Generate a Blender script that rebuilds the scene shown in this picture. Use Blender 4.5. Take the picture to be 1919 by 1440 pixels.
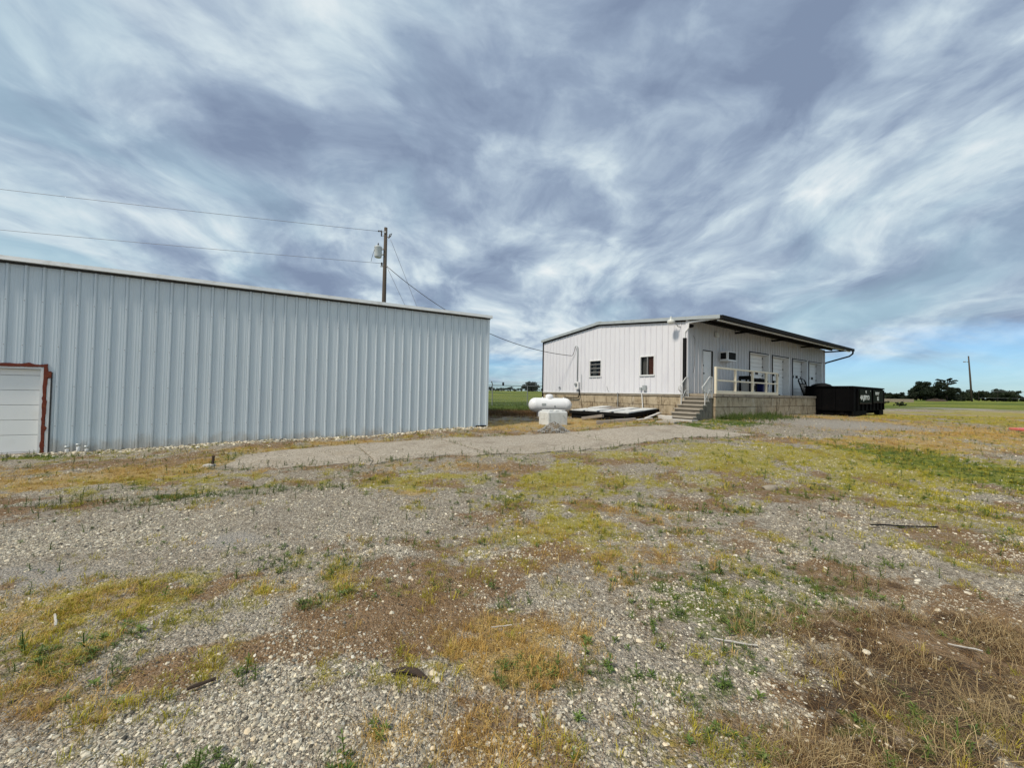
import bpy, bmesh, math, random
import numpy as np
from mathutils import Vector, Matrix, Euler

# ------------------------------------------------------------------ camera, world, sun, exposure
for o in list(bpy.data.objects):
    bpy.data.objects.remove(o)
SC = bpy.context.scene
COL = SC.collection
R = math.radians
EYE = (0.0, 0.0, 1.6)
cam_d = bpy.data.cameras.new('camera')
cam_d.sensor_fit = 'HORIZONTAL'
cam_d.sensor_width = 36.0
cam_d.lens = 36.0 * 700.0 / 1919.0
cam_d.clip_start = 0.05
cam_d.clip_end = 6000.0
cam = bpy.data.objects.new('camera', cam_d)
COL.objects.link(cam)
cam.matrix_world = (Matrix.Translation(EYE) @ Matrix.Rotation(R(90 + 1.31), 4, 'X') @ Matrix.Rotation(R(1.03), 4, 'Z'))
SC.camera = cam

SUN_EL, SUN_AZ = R(50), R(-130)          # azimuth clockwise from +Y: behind the viewer, to the left
S_DIR = Vector((math.sin(SUN_AZ) * math.cos(SUN_EL), math.cos(SUN_AZ) * math.cos(SUN_EL), math.sin(SUN_EL)))

SKY_STRENGTH = 0.1
SKY_OFF = (0.3, 0.55, 0)
SKY_TINT = (.50, .68, .86)
world = bpy.data.worlds.new('World')
SC.world = world
world.use_nodes = True
nt = world.node_tree
for n in list(nt.nodes):
    nt.nodes.remove(n)


class G:
    """tiny helper to write node graphs"""
    def __init__(s, tree):
        s.t = tree

    def n(s, typ, **kw):
        nd = s.t.nodes.new(typ)
        for k, v in kw.items():
            if k.startswith('i_'):
                key = k[2:]
                key = int(key) if key.isdigit() else key
                sock = nd.inputs[key]
                if isinstance(v, bpy.types.NodeSocket):
                    s.t.links.new(v, sock)
                else:
                    sock.default_value = v
            else:
                setattr(nd, k, v)
        return nd

    def m(s, op, a, b=None, c=None, clamp=False):
        nd = s.t.nodes.new('ShaderNodeMath')
        nd.operation = op
        nd.use_clamp = clamp
        for i, v in enumerate((a, b, c)):
            if v is None:
                continue
            if isinstance(v, bpy.types.NodeSocket):
                s.t.links.new(v, nd.inputs[i])
            else:
                nd.inputs[i].default_value = v
        return nd.outputs[0]

    def mix(s, f, a, b, blend='MIX'):
        nd = s.t.nodes.new('ShaderNodeMix')
        nd.data_type = 'RGBA'
        nd.blend_type = blend
        for idx, v in ((0, f), (6, a), (7, b)):
            if isinstance(v, bpy.types.NodeSocket):
                s.t.links.new(v, nd.inputs[idx])
            else:
                nd.inputs[idx].default_value = v if idx == 0 else (v[0], v[1], v[2], 1)
        return nd.outputs[2]

    def step(s, v, lo, hi):
        nd = s.t.nodes.new('ShaderNodeMapRange')
        nd.interpolation_type = 'SMOOTHSTEP'
        s.t.links.new(v, nd.inputs[0])
        nd.inputs[1].default_value = lo
        nd.inputs[2].default_value = hi
        return nd.outputs[0]

    def noise(s, vec, scale, detail=3.0, rough=0.55, dist=0.0, dim='3D'):
        nd = s.n('ShaderNodeTexNoise', noise_dimensions=dim)
        s.t.links.new(vec, nd.inputs['Vector'])
        nd.inputs['Scale'].default_value = scale
        nd.inputs['Detail'].default_value = detail
        nd.inputs['Roughness'].default_value = rough
        nd.inputs['Distortion'].default_value = dist
        return nd.outputs[0]

    def mapping(s, vec, scale=(1, 1, 1), rot=(0, 0, 0), loc=(0, 0, 0)):
        nd = s.n('ShaderNodeMapping')
        s.t.links.new(vec, nd.inputs['Vector'])
        nd.inputs['Scale'].default_value = scale
        nd.inputs['Rotation'].default_value = rot
        nd.inputs['Location'].default_value = loc
        return nd.outputs[0]

    def ramp(s, v, stops):
        nd = s.t.nodes.new('ShaderNodeValToRGB')
        s.t.links.new(v, nd.inputs[0])
        e = nd.color_ramp.elements
        while len(e) < len(stops):
            e.new(0.5)
        for el, (p, c) in zip(e, stops):
            el.position = p
            el.color = (c[0], c[1], c[2], 1)
        return nd.outputs[0]


# sky: Nishita air with a broken sheet of cloud at one height (a plane overhead, so streaks run to the horizon)
w = G(nt)
sky = w.n('ShaderNodeTexSky', sky_type='NISHITA')
sky.sun_disc = False
sky.sun_elevation = SUN_EL
sky.sun_rotation = SUN_AZ
sky.air_density = 1.0
sky.dust_density = 0.4
sky.ozone_density = 3.0
tc = w.n('ShaderNodeTexCoord')
sep = w.n('ShaderNodeSeparateXYZ', i_0=tc.outputs['Generated'])
zz = w.m('ADD', w.m('MAXIMUM', sep.outputs[2], 0.0), 0.26)
px_ = w.m('DIVIDE', sep.outputs[0], zz)
py_ = w.m('DIVIDE', sep.outputs[1], zz)
pl = w.n('ShaderNodeCombineXYZ', i_0=px_, i_1=py_, i_2=0.0).outputs[0]


def warped(vec, scale, amt, off):
    nz = w.n('ShaderNodeTexNoise')
    w.t.links.new(w.mapping(vec, (1, 1, 1), (0, 0, 0), off), nz.inputs['Vector'])
    nz.inputs['Scale'].default_value = scale
    nz.inputs['Detail'].default_value = 3.0
    cen = w.n('ShaderNodeVectorMath', operation='SUBTRACT', i_0=nz.outputs['Color'])
    cen.inputs[1].default_value = (.5, .5, .5)
    mad = w.n('ShaderNodeVectorMath', operation='MULTIPLY_ADD', i_0=cen.outputs[0])
    mad.inputs[1].default_value = (amt, amt, 0)
    w.t.links.new(vec, mad.inputs[2])
    return mad.outputs[0]


plw = warped(warped(pl, .7, 1.0, (4, 7, 0)), 2.6, .15, (1, 2, 0))
AZ = R(-16)
big = w.noise(w.mapping(plw, (1.0, 0.85, 1), (0, 0, AZ), SKY_OFF), 1.35, 3.0, 0.5)
fine = w.noise(w.mapping(plw, (1.0, 0.85, 1), (0, 0, AZ), (3.1, 8.2, 0)), 3.5, 8.0, 0.56)
wisp = w.noise(w.mapping(plw, (1.0, 0.30, 1), (0, 0, AZ), (9.3, 1.2, 0)), 7.0, 6.0, 0.6)
dens = w.m('ADD', w.m('MULTIPLY', big, 0.55), w.m('MULTIPLY', fine, 0.45))
dens = w.m('ADD', dens, w.m('MULTIPLY', w.m('SUBTRACT', wisp, 0.5), 0.13))
clump = w.noise(w.mapping(plw, (1.0, 0.9, 1), (0, 0, AZ), (6.3, 4.2, 0)), 6.0, 7.0, 0.58)
dens = w.m('ADD', dens, w.m('MULTIPLY', w.m('SUBTRACT', clump, 0.5), 0.20))
cloud = w.ramp(dens, [(0.385, (.19, .245, .35)), (0.455, (.26, .33, .44)), (0.515, (.375, .46, .555)), (0.57, (.53, .62, .675)), (0.64, (.72, .765, .775))])
# thin places where the blue-green air tints the sheet
thin = w.step(w.noise(w.mapping(plw, (1, .6, 1), (0, 0, AZ), (1.1, 6.4, 0)), 0.9, 4.0, 0.55), 0.48, 0.66)
cloud = w.mix(w.m('MULTIPLY', thin, 0.7), cloud, (.335, .50, .585))
cloud10 = w.n('ShaderNodeVectorMath', operation='SCALE', i_0=cloud)
cloud10.inputs['Scale'].default_value = 0.80 / SKY_STRENGTH
# the sheet breaks up far out, towards the horizon
el = w.step(sep.outputs[2], 0.02, 0.26)
hol = w.noise(w.mapping(pl, (.55, 1.3, 1), (0, 0, R(8)), (1.7, 0.4, 0)), 0.9, 6.0, 0.6)
cover = w.step(w.m('ADD', hol, w.m('MULTIPLY', el, 0.42)), 0.44, 0.68)
skyb = w.mix(1.0, sky.outputs[0], SKY_TINT, 'MULTIPLY')
sk = w.mix(w.m('MULTIPLY_ADD', cover, 0.82, 0.16), skyb, cloud10.outputs[0])
bg = w.n('ShaderNodeBackground', i_Color=sk, i_Strength=SKY_STRENGTH)
wo = w.n('ShaderNodeOutputWorld', i_0=bg.outputs[0])

sun_d = bpy.data.lights.new('sun', 'SUN')
sun_d.energy = 2.3
sun_d.angle = R(9)
sun_d.color = (1.0, 0.90, 0.76)
sun = bpy.data.objects.new('sun', sun_d)
COL.objects.link(sun)
sun.rotation_euler = S_DIR.to_track_quat('Z', 'Y').to_euler()
sun.location = (-20, -20, 40)

SC.view_settings.view_transform = 'Standard'
SC.view_settings.look = 'None'
SC.view_settings.exposure = 0.55
SC.view_settings.gamma = 1.0
SC.view_settings.use_curve_mapping = False

# ------------------------------------------------------------------ materials


def new_mat(name):
    m = bpy.data.materials.new(name)
    m.use_nodes = True
    m.node_tree.nodes.clear()
    g = G(m.node_tree)
    out = g.n('ShaderNodeOutputMaterial')
    bs = g.n('ShaderNodeBsdfPrincipled')
    m.node_tree.links.new(bs.outputs[0], out.inputs[0])
    return m, g, bs


def link(g, a, b):
    g.t.links.new(a, b)


def mat(name, c1, c2=None, rough=0.6, metal=0.0, scale=3.0, stretch=(1, 1, 1), grime=None, gscale=1.2,
        gstretch=(1, 1, 1), gamt=0.5, splash=None, bump=0.0, bscale=40.0, jitter=0.0, spec=0.4):
    """painted / weathered surface: two tones, optional grime with a shape of its own, fine relief"""
    m, g, bs = new_mat(name)
    tcn = g.n('ShaderNodeTexCoord')
    ob = tcn.outputs['Object']
    geo = g.n('ShaderNodeNewGeometry')
    col = g.mix(g.noise(g.mapping(ob, stretch), scale, 4.0, 0.6), c1, c2 or tuple(v * 0.85 for v in c1))
    if grime:
        gn = g.step(g.noise(g.mapping(ob, gstretch), gscale, 6.0, 0.65), 0.5, 0.75)
        col = g.mix(g.m('MULTIPLY', gn, gamt), col, grime)
    if splash:
        sp = g.n('ShaderNodeSeparateXYZ', i_0=ob)
        edge = g.m('MULTIPLY', g.noise(g.mapping(ob, (1, 1, .6)), 2.2, 7, .75), splash[2])
        f = g.step(g.m('SUBTRACT', g.m('ADD', edge, splash[1]), sp.outputs[2]), 0.0, .35)
        col = g.mix(g.m('MULTIPLY', f, .6), col, splash[0])
        rs_ = g.step(g.noise(g.mapping(ob, (9, 9, .25)), 1.1, 5, .7), .66, .76)
        col = g.mix(g.m('MULTIPLY', rs_, .28), col, (.34, .25, .18))
    if jitter:
        oi = g.n('ShaderNodeObjectInfo')
        hsv = g.n('ShaderNodeHueSaturation', i_Color=col)
        link(g, g.m('MULTIPLY_ADD', oi.outputs['Random'], 2 * jitter, 1 - jitter), hsv.inputs['Value'])
        col = hsv.outputs[0]
    link(g, col, bs.inputs['Base Color'])
    bs.inputs['Roughness'].default_value = rough
    bs.inputs['Metallic'].default_value = metal
    bs.inputs['Specular IOR Level'].default_value = spec
    if bump:
        bn = g.n('ShaderNodeBump', i_Height=g.noise(ob, bscale, 4.0, 0.6))
        bn.inputs['Strength'].default_value = bump
        bn.inputs['Distance'].default_value = 0.01
        link(g, bn.outputs[0], bs.inputs['Normal'])
    return m


M = {}
M['blue_sheet'] = mat('pale blue painted sheet metal', (.66, .725, .765), (.60, .675, .725), .42, 0, 1.2, (1, 1, .25),
                      grime=(.52, .56, .58), gscale=2.0, gstretch=(2.5, 2.5, .3), gamt=.35, splash=((.40, .36, .30), -.25, 1.1), bump=.05, bscale=5, spec=.35)
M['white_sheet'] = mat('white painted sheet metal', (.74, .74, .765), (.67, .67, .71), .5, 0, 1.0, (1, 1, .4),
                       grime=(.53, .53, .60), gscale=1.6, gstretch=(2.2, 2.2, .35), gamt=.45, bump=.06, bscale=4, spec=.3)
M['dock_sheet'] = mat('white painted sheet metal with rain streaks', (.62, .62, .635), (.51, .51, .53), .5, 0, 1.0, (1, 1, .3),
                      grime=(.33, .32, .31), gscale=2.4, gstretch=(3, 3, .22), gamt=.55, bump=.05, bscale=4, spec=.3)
M['white_paint'] = mat('white enamel', (.80, .80, .79), (.72, .72, .72), .45, grime=(.45, .42, .38), gscale=3, gamt=.3)
M['door_white'] = mat('off white door paint', (.88, .88, .87), (.82, .83, .82), .5, 0, .8, grime=(.66, .64, .60), gscale=1.5, gamt=.3)
M['trim_grey'] = mat('weathered galvanised trim', (.50, .53, .53), (.38, .41, .41), .45, .3, 3, grime=(.22, .22, .21), gscale=4, gamt=.4)
M['gutter_pale'] = mat('pale folded gutter', (.62, .64, .64), (.50, .52, .52), .45, 0, 3, (1, 1, 1), grime=(.30, .29, .27), gscale=3, gamt=.5)
M['dark_line'] = mat('dark closure strip', (.03, .03, .035), (.05, .05, .05), .8)  # also colours the strip painted as a gap's shadow by the door
M['bronze'] = mat('dark brown gutter', (.009, .008, .0075), (.015, .013, .012), .7, 0, 4, spec=.12)  # also stands in for shade under the canopy and below the gable's roof edge
M['black'] = mat('black pipe', (.008, .008, .009), (.014, .014, .014), .7, spec=.12)
M['black_steel'] = mat('black painted steel', (.0025, .0025, .003), (.0045, .0045, .005), .8, 0, 3, grime=(.009, .007, .006), gscale=3, gamt=.5, bump=.1, bscale=12, spec=.05)
M['rust'] = mat('rusty red steel', (.20, .035, .016), (.10, .022, .012), .85, 0, 8, grime=(.30, .09, .03), gscale=14, gamt=.6, bump=.4, bscale=60)
M['block'] = None
M['mortar'] = mat('old mortar', (.20, .16, .11), (.12, .095, .066), .95, 0, 6, bump=.5, bscale=60)
M['ledge'] = mat('weathered concrete ledge', (.36, .31, .24), (.24, .20, .15), .95, 0, 3, grime=(.07, .05, .04), gscale=3.5, gamt=.8, bump=.5, bscale=50)
M['concrete'] = mat('grey step concrete', (.24, .215, .175), (.155, .135, .105), .92, 0, 3, grime=(.06, .048, .036), gscale=4, gamt=.8, bump=.4, bscale=60)
M['tread'] = mat('pale worn concrete tread', (.43, .385, .32), (.30, .265, .215), .9, 0, 4, grime=(.22, .19, .16), gscale=5, gamt=.5, bump=.3, bscale=60)
M['pale_steel'] = mat('pale painted pipe', (.66, .66, .64), (.52, .52, .50), .5, .1, 6, grime=(.30, .20, .14), gscale=6, gamt=.4)
M['beige'] = mat('cream painted rail', (.78, .70, .54), (.72, .63, .48), .55, 0, 4, grime=(.45, .33, .2), gscale=6, gamt=.3)
M['tank'] = mat('white propane tank enamel', (.82, .83, .84), (.76, .77, .79), .3, 0, 2, grime=(.55, .54, .50), gscale=2.5, gamt=.3)
M['tote'] = mat('dull white moulded plastic', (.72, .73, .71), (.60, .61, .60), .5, 0, 3, grime=(.32, .32, .30), gscale=3.5, gamt=.5)
M['wood'] = mat('weathered pole wood', (.10, .078, .058), (.05, .04, .03), .9, 0, 3, (8, 8, .5), bump=.6, bscale=30)
M['grey_wood'] = mat('grey weathered lumber', (.34, .30, .26), (.20, .17, .145), .9, 0, 4, (1, 8, 8), bump=.5, bscale=30, jitter=.12)
M['pale_wood'] = mat('bleached splintered board', (.60, .58, .54), (.40, .37, .33), .9, 0, 5, (1, 6, 6), bump=.4, bscale=30)
M['rot_wood'] = mat('rotten dark wood', (.075, .05, .035), (.03, .02, .015), .95, 0, 6, (1, 9, 9), bump=1.0, bscale=40)
M['galv'] = mat('galvanised steel', (.40, .41, .41), (.30, .31, .31), .5, .5, 6)
M['grey_can'] = mat('pale grey transformer paint', (.52, .55, .54), (.44, .47, .46), .4, 0, 3)
M['porcelain'] = mat('dark glazed insulator', (.06, .05, .05), (.10, .09, .08), .2)
M['wire'] = mat('dull power wire', (.055, .055, .06), (.075, .075, .08), .6)
M['wire_pale'] = mat('pale aluminium wire', (.22, .23, .27), (.26, .27, .30), .5, .2)
M['louver'] = mat('aluminium slat', (.33, .33, .32), (.25, .25, .245), .4, .3)
M['inside_dark'] = mat('dark room interior', (.015, .014, .014), (.03, .027, .025), .9)
M['inside_red'] = mat('red brown board', (.22, .065, .03), (.14, .04, .02), .8)
M['curtain'] = mat('grey curtain', (.30, .30, .28), (.16, .16, .15), .9, 0, 5, (6, 6, .3))
M['blue_plastic'] = mat('dark blue plastic', (.012, .022, .14), (.01, .015, .09), .4)
M['slab_white'] = mat('chalky white panel skin', (.68, .69, .68), (.52, .53, .52), .6, 0, 2, grime=(.20, .15, .11), gscale=3, gstretch=(1, 2.5, 1), gamt=.85)
M['slab_dark'] = mat('dark panel edge', (.008, .008, .008), (.014, .013, .012), .95, spec=.1)
M['red_sheet'] = mat('faded red plastic sheet', (.62, .16, .13), (.55, .12, .10), .5)
M['lettering'] = mat('white stencil paint', (.75, .77, .74), (.6, .62, .6), .6)
M['panel_green'] = mat('dark green sign panel', (.006, .011, .006), (.01, .016, .009), .8, spec=.08)
M['lens'] = mat('milky lamp lens', (.70, .70, .66), (.6, .6, .56), .3)
M['rubber'] = mat('black rubber', (.012, .012, .012), (.02, .02, .02), .7)

mg, gg, bsg = new_mat('window glass')
bsg.inputs['Base Color'].default_value = (.01, .012, .012, 1)
bsg.inputs['Roughness'].default_value = .03
bsg.inputs['Alpha'].default_value = .30
M['glass'] = mg


def block_mat():
    m, g, bs = new_mat('stained tan concrete block')
    tcn = g.n('ShaderNodeTexCoord')
    ob = tcn.outputs['Object']
    oi = g.n('ShaderNodeObjectInfo')
    col = g.mix(g.step(g.noise(ob, 1.7, 5, .65), .35, .65), (.50, .42, .30), (.37, .30, .205))
    col = g.mix(g.m('MULTIPLY', oi.outputs['Random'], .55), col, (.40, .32, .21))
    pale = g.step(g.noise(g.mapping(ob, (2.2, 2.2, .7), (0, 0, 0), (3, 1, 0)), 1.3, 6, .7), .54, .68)
    col = g.mix(g.m('MULTIPLY', pale, .6), col, (.56, .50, .40))
    run = g.step(g.noise(g.mapping(ob, (2.2, 2.2, .8), (0, 0, 0), (7, 3, 1)), 1.5, 7, .72), .50, .66)
    col = g.mix(g.m('MULTIPLY', run, .8), col, (.10, .068, .04))
    blot = g.step(g.noise(ob, 3.3, 6, .75), .52, .66)
    col = g.mix(g.m('MULTIPLY', blot, .6), col, (.15, .105, .06))
    link(g, col, bs.inputs['Base Color'])
    bs.inputs['Roughness'].default_value = .95
    bs.inputs['Specular IOR Level'].default_value = .15
    bn = g.n('ShaderNodeBump', i_Height=g.noise(ob, 45, 5, .7))
    bn.inputs['Strength'].default_value = .7
    bn.inputs['Distance'].default_value = .012
    link(g, bn.outputs[0], bs.inputs['Normal'])
    return m


M['block'] = block_mat()


def leaf_mat(name, c1, c2, c3):
    m, g, bs = new_mat(name)
    tcn = g.n('ShaderNodeTexCoord')
    n1 = g.noise(tcn.outputs['Object'], 1.3, 3)
    n2 = g.noise(tcn.outputs['Object'], 9.0, 2)
    col = g.mix(g.step(n2, .3, .7), g.mix(g.step(n1, .35, .65), c1, c2), c3)
    link(g, col, bs.inputs['Base Color'])
    bs.inputs['Roughness'].default_value = .7
    bs.inputs['Specular IOR Level'].default_value = .25
    return m


M['leaf_dark'] = leaf_mat('dark tree leaves', (.010, .018, .007), (.016, .026, .010), (.007, .013, .006))
M['leaf_mid'] = leaf_mat('hedge leaves', (.016, .028, .009), (.024, .038, .012), (.010, .018, .007))
M['bark'] = mat('dark bark', (.05, .04, .03), (.03, .025, .02), .95)


def inst_mat(name, rough=.8, spec=.3, var=.25, trans=False):
    """colour comes from the per-instance tint of the scattered pieces"""
    m, g, bs = new_mat(name)
    at = g.n('ShaderNodeAttribute', attribute_name='tint', attribute_type='INSTANCER')
    tcn = g.n('ShaderNodeTexCoord')
    nz = g.noise(tcn.outputs['Object'], 3.0, 3)
    hsv = g.n('ShaderNodeHueSaturation', i_Color=at.outputs['Color'])
    link(g, g.m('MULTIPLY_ADD', nz, 2 * var, 1 - var), hsv.inputs['Value'])
    link(g, hsv.outputs[0], bs.inputs['Base Color'])
    bs.inputs['Roughness'].default_value = rough
    bs.inputs['Specular IOR Level'].default_value = spec
    return m


M['stone'] = inst_mat('crushed limestone', .85, .3, .3)
M['blade'] = inst_mat('grass blades', .6, .3, .2)

# ------------------------------------------------------------------ mesh helpers


class MB:
    def __init__(s):
        s.v = []
        s.f = []

    def add(s, vs, fs):
        b = len(s.v)
        s.v.extend(tuple(p) for p in vs)
        s.f.extend(tuple(i + b for i in f) for f in fs)
        return s

    def box(s, x0, x1, y0, y1, z0, z1):
        return s.add([(x0, y0, z0), (x1, y0, z0), (x1, y1, z0), (x0, y1, z0), (x0, y0, z1), (x1, y0, z1), (x1, y1, z1), (x0, y1, z1)],
                     [(0, 3, 2, 1), (4, 5, 6, 7), (0, 1, 5, 4), (1, 2, 6, 5), (2, 3, 7, 6), (3, 0, 4, 7)])

    def tube(s, pts, r, n=8, caps=True):
        pts = [Vector(p) for p in pts]
        rs = r if isinstance(r, (list, tuple)) else [r] * len(pts)
        prev = None
        rings = []
        for i, p in enumerate(pts):
            d = (pts[min(i + 1, len(pts) - 1)] - pts[max(i - 1, 0)]).normalized()
            if prev is None:
                ref = Vector((0, 0, 1)) if abs(d.z) < .95 else Vector((1, 0, 0))
                a = d.cross(ref).normalized()
            else:
                a = (prev - d * prev.dot(d)).normalized()
            prev = a
            b = d.cross(a)
            rings.append([p + (a * math.cos(2 * math.pi * k / n) + b * math.sin(2 * math.pi * k / n)) * rs[i] for k in range(n)])
        vs = [q for ring in rings for q in ring]
        fs = []
        for i in range(len(pts) - 1):
            for k in range(n):
                fs.append((i * n + k, i * n + (k + 1) % n, (i + 1) * n + (k + 1) % n, (i + 1) * n + k))
        if caps:
            fs.append(tuple(reversed(range(n))))
            fs.append(tuple((len(pts) - 1) * n + k for k in range(n)))
        return s.add(vs, fs)

    def beam(s, p0, p1, wd, ht, up=(0, 0, 1)):
        p0, p1, up = Vector(p0), Vector(p1), Vector(up)
        d = (p1 - p0).normalized()
        a = d.cross(up).normalized()
        b = a.cross(d)
        vs = []
        for p in (p0, p1):
            for i, j in ((-1, -1), (1, -1), (1, 1), (-1, 1)):
                vs.append(p + a * (i * wd / 2) + b * (j * ht / 2))
        return s.add(vs, [(0, 3, 2, 1), (4, 5, 6, 7), (0, 1, 5, 4), (1, 2, 6, 5), (2, 3, 7, 6), (3, 0, 4, 7)])

    def lathe(s, prof, n=20, axis='Z', c=(0, 0, 0)):
        vs, fs = [], []
        for (r, h) in prof:
            for k in range(n):
                a = 2 * math.pi * k / n
                q = {'Z': (r * math.cos(a), r * math.sin(a), h), 'X': (h, r * math.cos(a), r * math.sin(a)),
                     'Y': (r * math.sin(a), h, r * math.cos(a))}[axis]
                vs.append((q[0] + c[0], q[1] + c[1], q[2] + c[2]))
        for i in range(len(prof) - 1):
            for k in range(n):
                fs.append((i * n + k, i * n + (k + 1) % n, (i + 1) * n + (k + 1) % n, (i + 1) * n + k))
        return s.add(vs, fs)

    def build(s, name, material, parent=None, smooth=False, bevel=0.0):
        me = bpy.data.meshes.new(name)
        me.from_pydata(s.v, [], s.f)
        me.update()
        if material is not None:
            me.materials.append(M[material] if isinstance(material, str) else material)
        o = bpy.data.objects.new(name, me)
        COL.objects.link(o)
        if parent is not None:
            o.parent = parent
        if smooth:
            for p in me.polygons:
                p.use_smooth = True
        if bevel:
            b = o.modifiers.new('bevel', 'BEVEL')
            b.width = bevel
            b.segments = 2
            b.limit_method = 'ANGLE'
        return o


def tag(o, label, cat, group=None):
    o['label'] = label
    o['category'] = cat
    if group:
        o['group'] = group
    return o


def thing(name, label, cat, loc=(0, 0, 0), rz=0.0, group=None):
    o = bpy.data.objects.new(name, None)
    o.empty_display_size = .2
    COL.objects.link(o)
    o.location = loc
    o.rotation_euler = (0, 0, rz)
    return tag(o, label, cat, group)


def copy_tree(o, parent=None):
    c = o.copy()
    COL.objects.link(c)
    c.parent = parent
    for ch in list(o.children):
        copy_tree(ch, c)
    return c


def kind(o, k):
    o['kind'] = k
    return o
# ------------------------------------------------------------------ terrain
CP = np.array([(0,0,0),(-3,2,0),(3,2,0),(0,5,.0),(-6,5,-.06),(6,5,.1),(-11.6,9.5,-.12),(-16,7,-.15),(-20,5,-.15),(-1,15,.18),(-6,12.3,.0),(0,11,.12),(6,11.3,.4),(6.5,14.5,.60),(8.4,15.1,.72),(4.5,18,.48),(2,19.7,.36),(1.2,15.6,.3),(18.2,20,.64),(15,20,.68),(12,17.5,.7),(23,24,.6),(12,12,.5),(20,15,.5),(15,8,.25),(25,10,.4),(0,29,.3),(4,29,.35),(-8,30,.2),(12,40,.5),(40,40,.8),(60,90,1.15),(98,86,1.45),(118,94,1.55),(75,75,1.15),(-50,60,.3),(0,150,1.6),(8,225,2.3),(-20,230,2.2),(30,230,2.4),(150,150,2.2),(0,-20,0),(-30,-20,-.2),(30,-20,.2),(0,600,4),(600,600,4.5),(-600,600,3.5),(600,0,3),(-600,0,0)], float)


def gh(x, y):
    x = np.asarray(x, float)
    y = np.asarray(y, float)
    n = np.zeros(x.shape)
    s = np.zeros(x.shape)
    for a, b, c in CP:
        wgt = 1 / ((x - a) ** 2 + (y - b) ** 2 + 2.5) ** 2
        n += wgt * c
        s += wgt
    return n / s


def gz(x, y):
    return float(gh(x, y))


def vnoise(x, y, seed=0):
    xi = np.floor(x).astype(np.int64)
    yi = np.floor(y).astype(np.int64)
    fx = x - xi
    fy = y - yi
    fx = fx * fx * (3 - 2 * fx)
    fy = fy * fy * (3 - 2 * fy)

    def h(a, b):
        k = (a * 374761393 + b * 668265263 + seed * 1442695041) & 0x7fffffff
        k = ((k ^ (k >> 13)) * 1274126177) & 0x7fffffff
        return ((k ^ (k >> 16)) & 0xffff) / 65535.0
    return (h(xi, yi) * (1 - fx) + h(xi + 1, yi) * fx) * (1 - fy) + (h(xi, yi + 1) * (1 - fx) + h(xi + 1, yi + 1) * fx) * fy


def fbm(x, y, sc, oct=4, seed=0):
    t = np.zeros(np.shape(x))
    a = .5
    for i in range(oct):
        t += a * vnoise(x * sc, y * sc, seed + i)
        sc *= 2.03
        a *= .5
    return t / (1 - .5 ** oct)


def sst(v, lo, hi):
    t = np.clip((v - lo) / (hi - lo), 0, 1)
    return t * t * (3 - 2 * t)


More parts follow.
